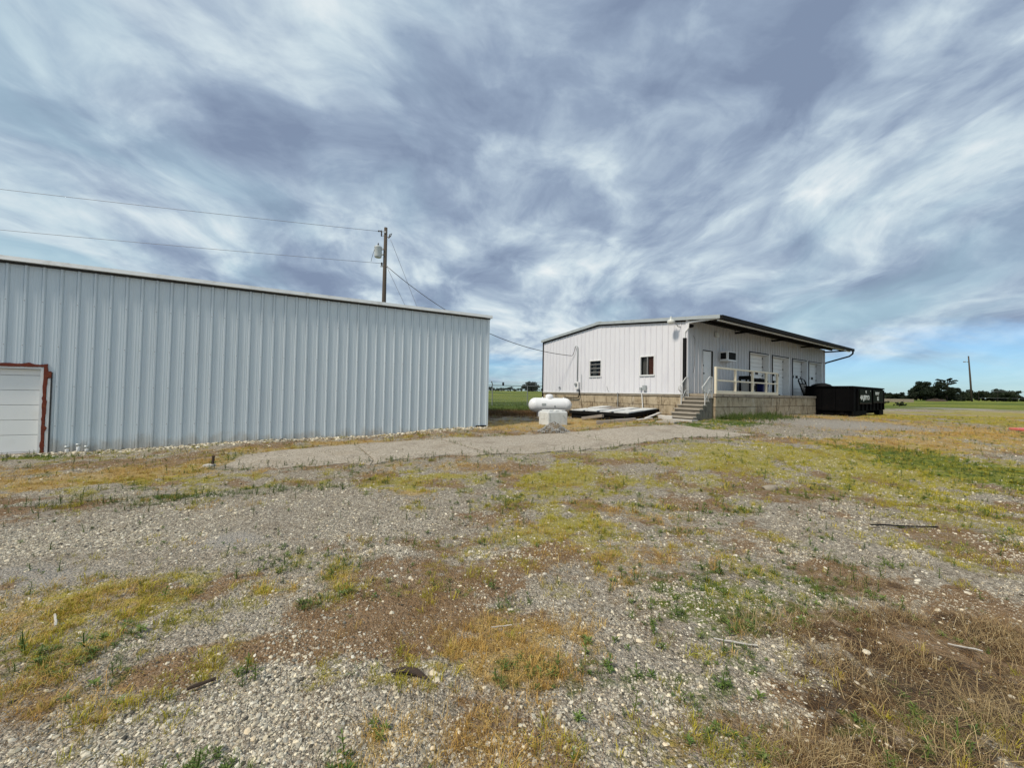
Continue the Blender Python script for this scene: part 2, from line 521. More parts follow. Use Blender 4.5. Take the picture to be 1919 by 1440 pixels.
# cover of the yard in metres: centre x, y, half widths, what grows there, how thick
# g yellow-green grass, d dry orange grass, b brown dead growth, k dark soil with straw, f green weeds, c bare gravel, p pale dust
ZONES = [
 (-8.02,6.34,1.08,0.42,'d',0.8),(-7,7.03,1.4,0.58,'d',1),(-5.81,6.56,0.75,0.43,'g',0.8),(-6.4,8.11,0.69,0.42,'d',0.9),(-5.98,9.63,1.37,0.41,'d',0.9),(-4.96,10.99,1.25,0.59,'d',0.8),
 (-11.38,8.74,0.62,0.38,'f',1),(-9.81,9.63,0.96,0.42,'g',0.5),(-3.66,12.98,2.78,0.73,'b',0.6),(-4.99,5.63,0.48,0.14,'f',0.8),(-5.22,5.15,0.44,0.14,'b',0.6),(-5.6,4.92,0.56,0.31,'b',0.5),
 (-3.98,6.15,0.4,0.17,'f',0.5),(-2.03,6.5,0.69,0.53,'g',0.9),(-1.45,6.97,0.5,0.39,'g',1),(-1.62,5.84,0.42,0.24,'d',0.8),(-2.81,6.93,0.59,0.48,'b',0.6),(-0.82,7.54,1.29,0.38,'d',0.5),
 (0.5,6.59,0.56,0.49,'g',1),(1.26,7.26,0.72,0.85,'g',0.9),(1.82,6.64,0.57,0.4,'g',0.8),(1.25,6.1,0.7,0.37,'g',0.6),(2.51,8.71,0.99,0.39,'g',0.7),(3.59,7.85,1.34,0.65,'g',0.7),
 (-0.2,5.57,0.48,0.27,'f',0.5),(0.79,4.52,0.64,0.44,'g',0.8),(0.27,4.12,0.53,0.3,'g',0.7),(-0.3,3.91,0.33,0.2,'g',0.5),(3.1,6.61,0.84,0.81,'g',0.6),(4.92,7.84,1.34,0.97,'g',0.9),
 (4.77,9.06,1.03,0.49,'g',0.8),(6.91,8.42,2.34,1.1,'g',1),(7.9,7.42,1.87,1.42,'g',1),(8.8,7.33,0.77,2.24,'f',0.9),(6.04,6.18,1.31,0.81,'g',0.8),(4.58,6.57,0.75,0.7,'g',0.5),
 (13.42,15.11,4.19,1.84,'d',0.7),(15.39,13.91,3.11,4.02,'d',1),(9.88,9.69,2.16,0.99,'d',0.9),(5.93,5.04,1.06,0.68,'g',0.6),(4.58,4.12,0.7,0.4,'g',0.5),(2.19,4.19,0.88,0.59,'b',0.5),
 (2.13,5.12,0.58,0.44,'f',0.4),(1.06,3.89,0.82,0.52,'d',0.5),(-2.68,3.18,0.41,0.31,'g',0.8),(-2.93,2.91,0.53,0.29,'g',0.8),(-3.32,2.68,0.45,0.31,'d',0.7),(-2.73,2.27,0.38,0.26,'g',0.6),
 (-2.5,2.02,0.29,0.17,'b',0.5),(-1.84,1.89,0.4,0.12,'g',0.35),(-2.2,2.65,0.19,0.15,'g',0.6),(-1.84,2.12,0.36,0.14,'b',0.8),(-1.45,2.3,0.39,0.16,'b',0.85),(-0.93,2.56,0.47,0.23,'b',1),
 (-0.6,2.81,0.44,0.27,'b',1),(-0.4,3.12,0.4,0.25,'b',0.9),(-0.93,3.41,0.29,0.2,'b',0.7),(-0.01,2.63,0.34,0.24,'b',0.7),(0.1,2.4,0.34,0.25,'d',0.7),(0.15,2.21,0.44,0.17,'b',0.5),
 (1.6,3.05,0.43,0.4,'f',0.55),(2.37,3.22,0.36,0.35,'f',0.4),(0.6,2.16,0.28,0.2,'f',0.35),(2.37,2.61,0.44,0.23,'b',0.7),(2.66,2.39,0.51,0.24,'b',0.9),(3.59,2.9,0.36,0.47,'b',0.9),
 (2.03,2.08,0.35,0.19,'k',0.8),(2.45,2.07,0.46,0.36,'k',1),(1.47,1.76,0.37,0.13,'b',0.7),(1.92,1.72,0.49,0.15,'k',0.9),(4.96,3.87,0.37,0.59,'b',0.7),(2.86,3.33,0.29,0.09,'b',0.6),
 (3.39,3.22,0.55,0.26,'b',0.5),(1.21,1.92,0.25,0.09,'b',0.4),(-0.07,1.73,0.22,0.1,'d',0.5),(-0.49,1.77,0.15,0.11,'d',0.45),(-1.78,1.64,0.14,0.07,'g',0.5),(-1.53,1.7,0.15,0.07,'g',0.4),
 (-1.09,2,0.34,0.07,'b',0.35),(0.64,3.33,0.57,0.29,'b',0.4),(1.16,2.78,0.4,0.2,'b',0.45),(0.04,15.73,2.23,1.67,'d',0.9),(3.84,15.93,3.36,1.67,'d',1),(-0.74,13.75,1.17,0.83,'b',0.6),
 (-0.55,21.61,2.66,2.99,'k',1),(1.16,19.87,1.68,1.67,'k',0.8),(5.59,14.07,0.99,0.67,'f',0.5),(8.23,13.65,1.53,1.06,'f',0.8),(8.63,16,1.1,1.55,'f',1),(12.29,17.25,1.65,1.98,'b',0.7),
 (8.43,12.04,0.86,0.45,'g',0.6),(12.7,14.79,2.91,1.67,'c',1),(9.08,12.31,1.05,0.7,'c',0.9),(-3.09,4.46,1.85,0.74,'c',1),(-4.48,4.13,1.24,0.93,'c',1),(-2.5,5.31,0.9,0.55,'c',1),
 (-3.22,3.51,0.8,0.28,'c',0.9),(2.59,7.51,0.54,0.31,'c',0.8),(-3.1,5.55,1.18,0.42,'c',0.8),(-0.84,5.61,0.48,0.27,'c',0.6),(3.66,4.75,0.41,0.27,'c',0.5),(4.48,5.24,0.67,0.24,'c',0.6),
 (1.97,2.56,0.29,0.14,'k',0.6),(2.71,2.76,0.28,0.13,'k',0.7),(3.31,2.55,0.22,0.22,'k',0.9),(1.94,2.27,0.19,0.13,'k',0.6),(1.53,2.06,0.15,0.09,'b',0.6),(0.88,1.8,0.31,0.11,'b',0.45),
 (3.02,3.2,0.32,0.1,'k',0.6),(-2.92,3.94,0.28,0.17,'p',0.8),(-3.98,3.13,0.36,0.18,'p',0.7),(-6.44,4.88,0.42,0.3,'p',0.3),(43.68,37.01,3.16,2.34,'p',1),(26.12,20.2,2.01,1.02,'p',1),
 (114.49,102.23,5.87,4.92,'p',1),(12.58,14.43,2.47,1.12,'p',0.7),]


def zones(x, y):
    x = np.asarray(x, float)
    y = np.asarray(y, float)
    out = {k: np.zeros(x.shape) for k in 'gdbkfcp'}
    n1 = fbm(x, y, 1.1, 4, 3) - .5
    n2 = fbm(x, y, 3.7, 3, 9) - .5
    n3 = fbm(x, y, 10., 3, 19) - .5
    for cx, cy, rx, ry, k, s in ZONES:
        d = np.sqrt(((x - cx) / (rx * 1.15)) ** 2 + ((y - cy) / (ry * 1.15)) ** 2)
        d = d + (n1 * 1.5 + n2 * 1.3 + n3 * 1.1) * (.6 if k in 'cp' else 1.0)
        out[k] = np.maximum(out[k], s * sst(-d, -1.6, -.45))
    # thin growth all over the yard
    out['g'] = np.maximum(out['g'], .60 * sst(fbm(x, y, 2.3, 5, 21), .50, .66))
    out['b'] = np.maximum(out['b'], .70 * sst(fbm(x, y, 1.7, 6, 33), .45, .62))
    out['d'] = np.maximum(out['d'], .45 * sst(fbm(x, y, 2.0, 5, 61), .54, .68) * sst(-x + .4 * y, -1.5, .5))
    out['f'] = np.maximum(out['f'], .42 * sst(fbm(x, y, 2.8, 5, 81), .53, .66))
    # drier, grassier ground towards the right-hand edge of the yard
    rim = sst(x, 15, 20) * sst(y, 12, 18)
    out['g'] = np.maximum(out['g'], rim * .95 * sst(fbm(x, y, .35, 4, 141), .32, .50))
    out['d'] = np.maximum(out['d'], rim * .6 * sst(fbm(x, y, .4, 4, 151), .45, .60))
    out['g'] = out['g'] * (1 - .8 * np.clip(out['k'] + .5 * out['b'], 0, 1))
    clear = out['c']
    for k in 'gdbkf':
        out[k] = out[k] * (1 - clear)
    # the open fields round the yard
    yb = np.where(x < 5, 23.5, np.where(x > 20, 27, 24.))
    fld = sst(y + 3 * n1, yb, yb + np.where(x < 8, 3., 13.))
    for k in 'gdbk':
        out[k] = out[k] * (1 - fld)
    out['f'] = np.maximum(out['f'] * (1 - .0 * fld), fld * (1 - out['p']))
    # roadside strip far out on the left
    out['p'] = np.maximum(out['p'], sst(-np.abs(y - 75 - .35 * x + 8 * n1), -14, -9) * (x < 40) * sst(x, -2, 10))
    return out


ROAD = [((-6.5, 9.1), (-6.0, 7.5)), ((-4.5, 10.75), (-2.9, 8.05)), ((-2.2, 11.5), (-.5, 8.95)), ((1.7, 12.95), (3.1, 9.8)), ((5.9, 13.35), (7.5, 11.35))]


def build_ground():
    ys = [0.25]
    while ys[-1] < 45:
        ys.append(ys[-1] + max(.03, .0105 * ys[-1]))
    while ys[-1] < 5200:
        ys.append(ys[-1] * 1.09)
    back = [-.1]
    while back[-1] > -400:
        back.append(back[-1] * 1.25 - .25)
    ys = np.array(back[::-1] + ys)
    nc = 400
    u = np.linspace(-1, 1, nc)
    u = .65 * u + .35 * u ** 3
    wd = np.maximum(9.0, 2.0 * np.abs(ys) + 5)
    X = wd[:, None] * u[None, :]
    Y = np.repeat(ys[:, None], nc, 1)
    Z = gh(X, Y)
    near = np.exp(-(Y / 14) ** 2)
    Z = Z + near * .05 * (fbm(X, Y, 1.6, 4, 5) - .5) + .025 * near * (fbm(X, Y, 7, 3, 15) - .5)
    far = sst(Y, 300, 1200)
    Z = Z * (1 - far) + 4.5 * far
    nr = len(ys)
    me = bpy.data.meshes.new('ground')
    nv = nr * nc
    co = np.stack([X, Y, Z], -1).reshape(-1, 3)
    idx = np.arange(nv).reshape(nr, nc)
    q = np.stack([idx[:-1, :-1], idx[:-1, 1:], idx[1:, 1:], idx[1:, :-1]], -1).reshape(-1, 4)
    me.vertices.add(nv)
    me.vertices.foreach_set('co', co.ravel())
    me.loops.add(q.size)
    me.loops.foreach_set('vertex_index', q.ravel().astype(np.int32))
    me.polygons.add(len(q))
    me.polygons.foreach_set('loop_start', np.arange(0, q.size, 4, dtype=np.int32))
    me.polygons.foreach_set('loop_total', np.full(len(q), 4, dtype=np.int32))
    me.update(calc_edges=True)
    me.polygons.foreach_set('use_smooth', np.ones(len(q), dtype=bool))
    z = zones(X, Y)
    for nm, ks in (('cover_a', 'gdb'), ('cover_b', 'kfp')):
        at = me.attributes.new(nm, 'FLOAT_COLOR', 'POINT')
        a = np.ones((nv, 4), np.float32)
        for i, k in enumerate(ks):
            a[:, i] = z[k].ravel()
        at.data.foreach_set('color', a.ravel())
    o = bpy.data.objects.new('ground', me)
    COL.objects.link(o)
    me.materials.append(ground_mat())
    return kind(o, 'structure')


def ground_mat():
    m, g, bs = new_mat('gravel yard and grass')
    tcn = g.n('ShaderNodeTexCoord')
    ob = tcn.outputs['Object']
    A = g.n('ShaderNodeAttribute', attribute_name='cover_a')
    B = g.n('ShaderNodeAttribute', attribute_name='cover_b')
    sa = g.n('ShaderNodeSeparateColor', i_0=A.outputs['Color'])
    sb = g.n('ShaderNodeSeparateColor', i_0=B.outputs['Color'])

    def vor(scale, feat='F1', rnd=1.0):
        v = g.n('ShaderNodeTexVoronoi', feature=feat)
        link(g, ob, v.inputs['Vector'])
        v.inputs['Scale'].default_value = scale
        v.inputs['Randomness'].default_value = rnd
        return v
    v1 = vor(62)
    v2 = vor(135)
    v3 = vor(30)
    s1 = g.n('ShaderNodeSeparateColor', i_0=v1.outputs['Color'])
    s2 = g.n('ShaderNodeSeparateColor', i_0=v2.outputs['Color'])
    s3 = g.n('ShaderNodeSeparateColor', i_0=v3.outputs['Color'])
    stops = [(0.0, (.05, .038, .027)), (.25, (.21, .175, .13)), (.58, (.46, .40, .32)), (.84, (.70, .64, .54)), (1.0, (.90, .85, .75))]
    st1 = g.ramp(s1.outputs[0], stops)
    st2 = g.ramp(s2.outputs[0], [(p, tuple(c * .85 for c in cc)) for p, cc in stops])
    st3 = g.ramp(s3.outputs[0], [(p, tuple(c * .95 for c in cc)) for p, cc in stops])
    grav = g.mix(.5, st1, st2)
    grav = g.mix(.35, grav, st3)
    big = g.noise(ob, .35, 5, .6)
    med = g.noise(ob, 2.2, 5, .65)
    fin = g.noise(ob, 14, 4, .65)
    grit = g.noise(ob, 160, 3, .6)
    grav = g.mix(g.m('MULTIPLY', g.step(med, .46, .66), .5), grav, (.27, .205, .14))       # fines and dirt between stones
    grav = g.mix(g.m('MULTIPLY', g.step(big, .5, .7), .3), grav, (.32, .275, .22))
    grav = g.mix(.5, grav, g.ramp(grit, [(.36, (.055, .042, .03)), (.5, (.27, .225, .165)), (.66, (.66, .59, .48))]))
    chunk = g.ramp(g.noise(ob, 24, 5, .8), [(.36, (.42, .40, .38)), (.5, (.95, .95, .95)), (.64, (1.5, 1.48, 1.42))])
    grav = g.mix(.75, grav, chunk, 'MULTIPLY')
    pale = g.mix(fin, (.42, .395, .36), (.33, .31, .28))
    col = g.mix(g.m('MULTIPLY', sb.outputs[2], .8), grav, pale)
    tuft = g.m('ADD', g.m('MULTIPLY', fin, .55), g.m('MULTIPLY', med, .45))

    def lay(col, wgt, ca, cb, top=1.0, lo=.62, hi=.20, sc=26):
        f = g.m('SUBTRACT', tuft, g.m('MULTIPLY_ADD', wgt, -.62, .82))
        f = g.m('MULTIPLY', g.step(f, -.08, .14), top)
        f = g.m('MULTIPLY', f, g.step(wgt, .02, .25))
        cc = g.mix(g.step(g.noise(ob, sc, 4, .7), .35, .68), ca, cb)
        return g.mix(f, col, cc)
    col = lay(col, sa.outputs[2], (.165, .085, .032), (.30, .175, .075), .74)
    col = lay(col, sa.outputs[1], (.42, .275, .08), (.55, .40, .15), .64)
    col = lay(col, sa.outputs[0], (.27, .245, .022), (.45, .365, .04), .66)
    col = lay(col, sb.outputs[0], (.045, .027, .016), (.13, .075, .036), .92)
    # green growth: weeds close by, pasture far out
    fg = g.mix(g.step(g.noise(g.mapping(ob, (.25, .9, 1)), .16, 6, .68), .38, .62), (.06, .105, .014), (.28, .28, .05))
    fg = g.mix(g.step(g.noise(ob, 6, 4, .7), .4, .7), fg, (.06, .10, .02))
    f = g.m('SUBTRACT', tuft, g.m('MULTIPLY_ADD', sb.outputs[1], -.72, .82))
    f = g.m('MULTIPLY', g.step(f, -.08, .14), g.step(sb.outputs[1], .02, .25))
    col = g.mix(f, col, fg)
    link(g, col, bs.inputs['Base Color'])
    bs.inputs['Roughness'].default_value = .95
    bs.inputs['Specular IOR Level'].default_value = .15
    hgt = g.m('ADD', g.m('MULTIPLY', v1.outputs['Distance'], -1.2), g.m('MULTIPLY', v2.outputs['Distance'], -.5))
    hgt = g.m('ADD', hgt, g.m('MULTIPLY', fin, .8))
    hgt = g.m('ADD', hgt, g.m('MULTIPLY', v3.outputs['Distance'], -1.0))
    hgt = g.m('ADD', hgt, g.m('MULTIPLY', grit, .3))
    bn = g.n('ShaderNodeBump', i_Height=hgt)
    bn.inputs['Strength'].default_value = 1.0
    bn.inputs['Distance'].default_value = .014
    link(g, bn.outputs[0], bs.inputs['Normal'])
    return m


def slab_mat():
    m, g, bs = new_mat('old exposed aggregate concrete')
    ob = g.n('ShaderNodeTexCoord').outputs['Object']
    v = g.n('ShaderNodeTexVoronoi')
    link(g, ob, v.inputs['Vector'])
    v.inputs['Scale'].default_value = 60
    s = g.n('ShaderNodeSeparateColor', i_0=v.outputs['Color'])
    col = g.ramp(s.outputs[0], [(0, (.22, .19, .15)), (.5, (.38, .34, .285)), (1, (.54, .50, .43))])
    col = g.mix(.5, col, g.ramp(g.noise(ob, 120, 3, .7), [(.32, (.17, .135, .10)), (.5, (.38, .325, .255)), (.68, (.62, .55, .45))]))
    col = g.mix(g.m('MULTIPLY', g.step(g.noise(ob, .8, 6, .65), .48, .72), .4), col, (.30, .235, .16))
    col = g.mix(g.m('MULTIPLY', g.step(g.noise(ob, 3.0, 6, .7), .58, .75), .4), col, (.50, .46, .40))
    chunk = g.ramp(g.noise(ob, 18, 6, .85), [(.38, (.50, .47, .44)), (.5, (.95, .95, .95)), (.62, (1.35, 1.34, 1.32))])
    col = g.mix(.8, col, chunk, 'MULTIPLY')
    col = g.mix(g.m('MULTIPLY', g.step(g.noise(g.mapping(ob, (1, 1, 1), (0, 0, .35)), 1.3, 7, .75), .50, .64), .55), col, (.20, .165, .125))
    link(g, col, bs.inputs['Base Color'])
    bs.inputs['Roughness'].default_value = .95
    bs.inputs['Specular IOR Level'].default_value = .15
    bn = g.n('ShaderNodeBump', i_Height=g.m('ADD', g.noise(ob, 70, 4, .7), g.m('MULTIPLY', v.outputs['Distance'], -.6)))
    bn.inputs['Strength'].default_value = .6
    bn.inputs['Distance'].default_value = .012
    link(g, bn.outputs[0], bs.inputs['Normal'])
    return m


def build_drive():
    root = bpy.data.objects.new('concrete_drive', None)
    COL.objects.link(root)
    kind(root, 'structure')
    sm = slab_mat()
    rnd = random.Random(4)
    for i in range(len(ROAD) - 1):
        (f0, n0), (f1, n1) = ROAD[i], ROAD[i + 1]
        na, nb = 26, 16
        vs, fs = [], []
        lift = .035 + rnd.uniform(-.008, .012)
        for a in range(na + 1):
            t = (a / na) * (1 - .012) + .006
            for b in range(nb + 1):
                s = b / nb
                fx, fy = f0[0] + (f1[0] - f0[0]) * t, f0[1] + (f1[1] - f0[1]) * t
                nx, ny = n0[0] + (n1[0] - n0[0]) * t, n0[1] + (n1[1] - n0[1]) * t
                x, y = fx + (nx - fx) * s, fy + (ny - fy) * s
                if b in (0, nb):
                    k = (fbm(np.array([x]), np.array([y]), 1.7, 5, 7)[0] - .5) * .8
                    y += k
                edge = b in (0, nb) or a in (0, na)
                vs.append((x, y, gz(x, y) + (lift if i else lift * min(1, .35 + 2.2 * t) - .012 * (1 - t)) - (.012 if edge else 0) + .012 * (vnoise(np.array([x * 2]), np.array([y * 2]), 3)[0] - .5)))
        W_ = nb + 1
        for a in range(na):
            for b in range(nb):
                fs.append((a * W_ + b, a * W_ + b + 1, (a + 1) * W_ + b + 1, (a + 1) * W_ + b))
        ring = [a * W_ for a in range(na + 1)] + [na * W_ + b for b in range(1, nb + 1)] + [a * W_ + nb for a in range(na - 1, -1, -1)] + [b for b in range(nb - 1, 0, -1)]
        base = len(vs)
        for r_ in ring:
            v = vs[r_]
            vs.append((v[0], v[1], v[2] - .16))
        for k in range(len(ring)):
            k2 = (k + 1) % len(ring)
            fs.append((ring[k], ring[k2], base + k2, base + k))
        me = MB().add(vs, fs)
        o = me.build('slab', sm, root)


ground = build_ground()
build_drive()

# ------------------------------------------------------------------ ribbed sheet metal walls
RIB = .305


def rib_profile(x0, x1, height=.034, minor=True):
    """break points (x, out) of a ribbed wall sheet between x0 and x1; ribs sit on multiples of RIB"""
    pts = []
    k0, k1 = math.floor(x0 / RIB) - 1, math.ceil(x1 / RIB) + 1
    for k in range(k0, k1 + 1):
        c = k * RIB
        pts += [(c - .046, 0), (c - .038, -.012), (c - .031, 0), (c - .019, height), (c + .019, height), (c + .031, 0), (c + .038, -.012), (c + .046, 0)]  # narrow grooves beside each rib are added, shaped to darken into lines
        if minor:
            for q in (.108, .197):
                pts += [(c + q - .016, 0), (c + q - .009, .0035), (c + q + .009, .0035), (c + q + .016, 0)]
    pts.sort()

    def val(x):
        for (a, ha), (b, hb) in zip(pts, pts[1:]):
            if a <= x <= b:
                return ha + (hb - ha) * (x - a) / (b - a)
        return 0
    xs = [x0] + [p[0] for p in pts if x0 < p[0] < x1] + [x1]
    return [(x, val(x)) for x in xs]


def wall_sheets(parent, x0, x1, zb, zt, openings, tf, material, flip=False, rib_h=.032, sheet=3 * RIB, name='wall_panel'):
    """sheets side by side, each an object; openings = (xa, xb, za, zb); tf(x, out, z) -> local point"""
    n = math.ceil((x1 - x0) / sheet - 1e-6)
    for i in range(n):
        a, b = x0 + i * sheet, min(x0 + (i + 1) * sheet, x1)
        cuts = sorted({a, b, *[c for o in openings for c in o[:2] if a < c < b]})
        mb = MB()
        for p, q in zip(cuts, cuts[1:]):
            mid = (p + q) / 2
            spans = [[zb, zt]]
            for xa, xb, za, zc in openings:
                if xa < mid < xb:
                    new = []
                    for lo, hi in spans:
                        if callable(hi):
                            if za > (lo if not callable(lo) else 0):
                                new.append([lo, za])
                            new.append([zc, hi])
                        else:
                            if za > lo:
                                new.append([lo, min(za, hi)])
                            if zc < hi:
                                new.append([zc, hi])
                    spans = new
            prof = rib_profile(p, q, rib_h)
            for lo, hi in spans:
                vs, fs = [], []
                for x, h in prof:
                    l = lo(x) if callable(lo) else lo
                    u_ = hi(x) if callable(hi) else hi
                    lap = .0015 * (i % 2)
                    vs += [tf(x, h + lap, l), tf(x, h + lap, u_)]
                for k in range(len(prof) - 1):
                    f = (2 * k, 2 * k + 2, 2 * k + 3, 2 * k + 1)
                    fs.append(tuple(reversed(f)) if flip else f)
                mb.add(vs, fs)
        if mb.v:
            mb.build(name, material, parent)


# ------------------------------------------------------------------ blue storage building on the left
B1 = thing('storage_building', 'long pale blue ribbed metal building with rust framed overhead door', 'building', (-1.0, 15.04, 0), R(28))
T1 = 4.56
DX1, DX0, DZ1 = -12.13, -15.2, 2.02      # the overhead door opening
f1 = lambda x, h, z: (x, -h, z)
wall_sheets(B1, -19.215, 0, -.35, T1, [(DX0, DX1, -1, DZ1)], f1, 'blue_sheet')
DEP = 7.0
wall_sheets(B1, 0, DEP, -.35, lambda y: T1 + .09 * min(y, DEP - y), [], lambda x, h, z: (h, x, z), 'blue_sheet', name='end_panel')
wall_sheets(B1, 0, DEP, -.35, lambda y: T1 + .09 * min(y, DEP - y), [], lambda x, h, z: (-19.22 - h, x, z), 'blue_sheet', flip=True, name='end_panel')
MB().box(-19.2, -.02, DEP, DEP + .03, -.35, T1).build('back_wall', 'blue_sheet', B1)
for s in (0, 1):
    n = 21
    for i in range(n):
        a, b = -19.4 + i * 19.55 / n, -19.4 + (i + 1) * 19.55 / n
        e, r_ = ((-.06, T1 + .082), (DEP / 2, T1 + .09 * DEP / 2 + .09)) if s == 0 else ((DEP + .16, T1 + .075), (DEP / 2, T1 + .09 * DEP / 2 + .09))
        mb = MB()
        prof = rib_profile(a, b, .03, False)
        vs, fs = [], []
        for x, h in prof:
            vs += [(x, e[0], e[1] + h), (x, r_[0], r_[1] + h)]
        for k in range(len(prof) - 1):
            fs.append((2 * k, 2 * k + 2, 2 * k + 3, 2 * k + 1))
        mb.add(vs, fs).build('roof_panel', 'trim_grey', B1)
# eave: dark closure strip, then a folded box gutter
MB().box(-19.3, .07, -.05, -.002, T1 - .035, T1 + .012).build('closure_strip', 'dark_line', B1)
MB().add([(-19.35, -.170, T1 + .015), (.12, -.170, T1 + .015), (.12, -.064, T1 + .014), (-19.35, -.064, T1 + .014),
          (-19.35, -.13, T1 + .125), (.12, -.13, T1 + .125), (.12, -.064, T1 + .13), (-19.35, -.064, T1 + .13)],
         [(0, 3, 2, 1), (4, 5, 6, 7), (0, 1, 5, 4), (1, 2, 6, 5), (2, 3, 7, 6), (3, 0, 4, 7)]).build('gutter', 'gutter_pale', B1)
MB().box(-.055, .045, -.044, .06, -.30, T1 - .04).build('corner_trim', 'blue_sheet', B1)
# screw rows on the ribs along the girts
for zz_ in (.55, 1.55, 2.55, 3.65):
    mb = MB()
    for k in range(-62, 0):
        x = k * RIB
        if DX0 - .25 < x < DX1 + .15 and zz_ < DZ1 + .1:
            continue
        mb.lathe([(.0, -.0), (.011, .0), (.011, .007), (0, .012)], 6, 'Y', (x, -.030, zz_))
        for i in range(len(mb.v) - 24, len(mb.v)):
            v = mb.v[i]
            mb.v[i] = (v[0], -.030 - (v[1] + .030), v[2])
    kind(mb.build('screw_row', 'galv', B1), 'stuff')
# opening: rust bitten flange, white jamb, sectional door
rr = random.Random(8)


def ragged_strip(x0, x1, z0, z1, vertical, seed, y=-.037):
    rg = random.Random(seed)
    n = 30
    vs, fs = [], []
    for i in range(n + 1):
        t = i / n
        a, b = rg.uniform(-.014, .012), rg.uniform(-.014, .016) + (.03 if i % 9 == 0 else 0)
        if vertical:
            z = z0 + (z1 - z0) * t
            pr = [(x0 + a, z), (x1 + b, z)]
        else:
            x = x0 + (x1 - x0) * t
            pr = [(x, z0 + a * .5), (x, z1 + b)]
        for yy in (y, y + .036):
            for p in pr:
                vs.append((p[0], yy, p[1]))
    for i in range(n):
        o_, p_ = i * 4, (i + 1) * 4
        fs += [(o_, p_, p_ + 1, o_ + 1), (o_ + 2, o_ + 3, p_ + 3, p_ + 2), (o_, o_ + 2, p_ + 2, p_), (o_ + 1, p_ + 1, p_ + 3, o_ + 3)]
    fs += [(0, 1, 3, 2), (n * 4, n * 4 + 2, n * 4 + 3, n * 4 + 1)]
    return MB().add(vs, fs)


od = MB().box(DX0, DX1, .13, .14, -.2, DZ1).build('overhead_door', 'door_white', B1)
od['label'] = 'white sectional overhead door'
zs = [-.085, .33, .70, 1.07, 1.44, 1.81, 1.965]
for a, b in zip(zs, zs[1:]):
    mb = MB().box(DX0 + .02, DX1 - .03, .085, .128, a + .006, b - .006)
    mb.build('panel', 'door_white', od, bevel=.006)
MB().box(DX0 + .01, DX1 - .02, .072, .13, -.135, -.09).build('bottom_seal', 'white_paint', od)
MB().box(DX1 - .055, DX1 - .002, -.02, .13, -.2, DZ1 - .002).build('door_jamb', 'white_paint', B1)
MB().box(DX0, DX1 - .056, -.02, .13, DZ1 - .05, DZ1 - .002).build('door_header', 'white_paint', B1)
ragged_strip(DX1 + .0, DX1 + .062, -.16, DZ1 + .04, True, 3).build('door_trim', 'rust', B1)['label'] = 'rusted red brown door flange'
ragged_strip(DX0, DX1 + .06, DZ1 + .003, DZ1 + .075, False, 5, -.039).build('door_trim', 'rust', B1)['label'] = 'rusted red brown door flange'
MB().box(DX1 + .05, DX1 + .14, -.045, -.034, DZ1 - .26, DZ1 - .1).build('latch_plate', 'rust', B1)
MB().box(DX1 + .066, DX1 + .125, -.028, -.008, -.18, DZ1 - .28).build('filler_strip', 'white_paint', B1)
MB().box(DX1 + .128, DX1 + .148, -.034, -.006, -.2, DZ1 - .12).build('gap_shadow_strip', 'dark_line', B1)  # solid dark strip, coloured as the shadow in a gap
MB().box(-.46, -.04, -.075, .02, .17, .27).build('base_vent', 'black', B1)
# ------------------------------------------------------------------ white dock building
A2 = R(34.3)
O2 = (7.54, 16.1)
DECK = 1.70
LEN2, WID2, RIDGE_Y, RIDGE_Z, SL = 16.68, 9.8, 5.0, 5.44, .1
B2 = thing('dock_building', 'white metal loading dock building with roof canopy on tan block base', 'building', (O2[0], O2[1], 0), A2)
roof_z = lambda y: RIDGE_Z - SL * abs(y - RIDGE_Y)


def loc2(x, y, z=None):
    c, s = math.cos(A2), math.sin(A2)
    X, Y = O2[0] + c * x - s * y, O2[1] + s * x + c * y
    return (X, Y, gz(X, Y) if z is None else z)


WIN = [(4.86, 5.69, 2.56, 3.43), (1.60, 2.37, 2.54, 3.44)]
wall_sheets(B2, 0, WID2, DECK - .02, lambda y: roof_z(y) - .05, WIN, lambda x, h, z: (-h, x, z), 'white_sheet', flip=True, rib_h=.022, name='gable_panel')
DOORS = [(5.76, 7.97), (8.48, 10.7), (11.28, 13.52), (13.86, 16.1)]
DTOP = 3.91
OP = [(1.21, 2.08, 0, 3.68)] + [(a, b, 0, DTOP) for a, b in DOORS]
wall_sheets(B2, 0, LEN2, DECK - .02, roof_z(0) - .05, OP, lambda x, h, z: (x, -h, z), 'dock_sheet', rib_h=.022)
wall_sheets(B2, 0, WID2, DECK - .02, lambda y: roof_z(y) - .05, [], lambda x, h, z: (LEN2 + h, x, z), 'white_sheet', rib_h=.022, name='gable_panel')
MB().box(.02, LEN2 - .02, WID2 + .002, WID2 + .03, DECK - .02, roof_z(WID2) - .05).build('back_wall', 'white_sheet', B2)
MB().box(-.045, .05, -.045, .05, DECK - .02, roof_z(0) - .06).build('corner_trim', 'white_sheet', B2)
MB().box(LEN2 - .06, LEN2 + .045, -.045, .06, DECK - .02, roof_z(0) - .06).build('corner_trim', 'white_sheet', B2)
MB().box(-.04, .03, WID2 - .05, WID2 + .06, .3, roof_z(WID2) - .02).build('downspout', 'bronze', B2)
MB().box(-.05, -.03, .05, WID2 - .05, DECK - .045, DECK + .0).build('base_flashing', 'white_paint', B2)
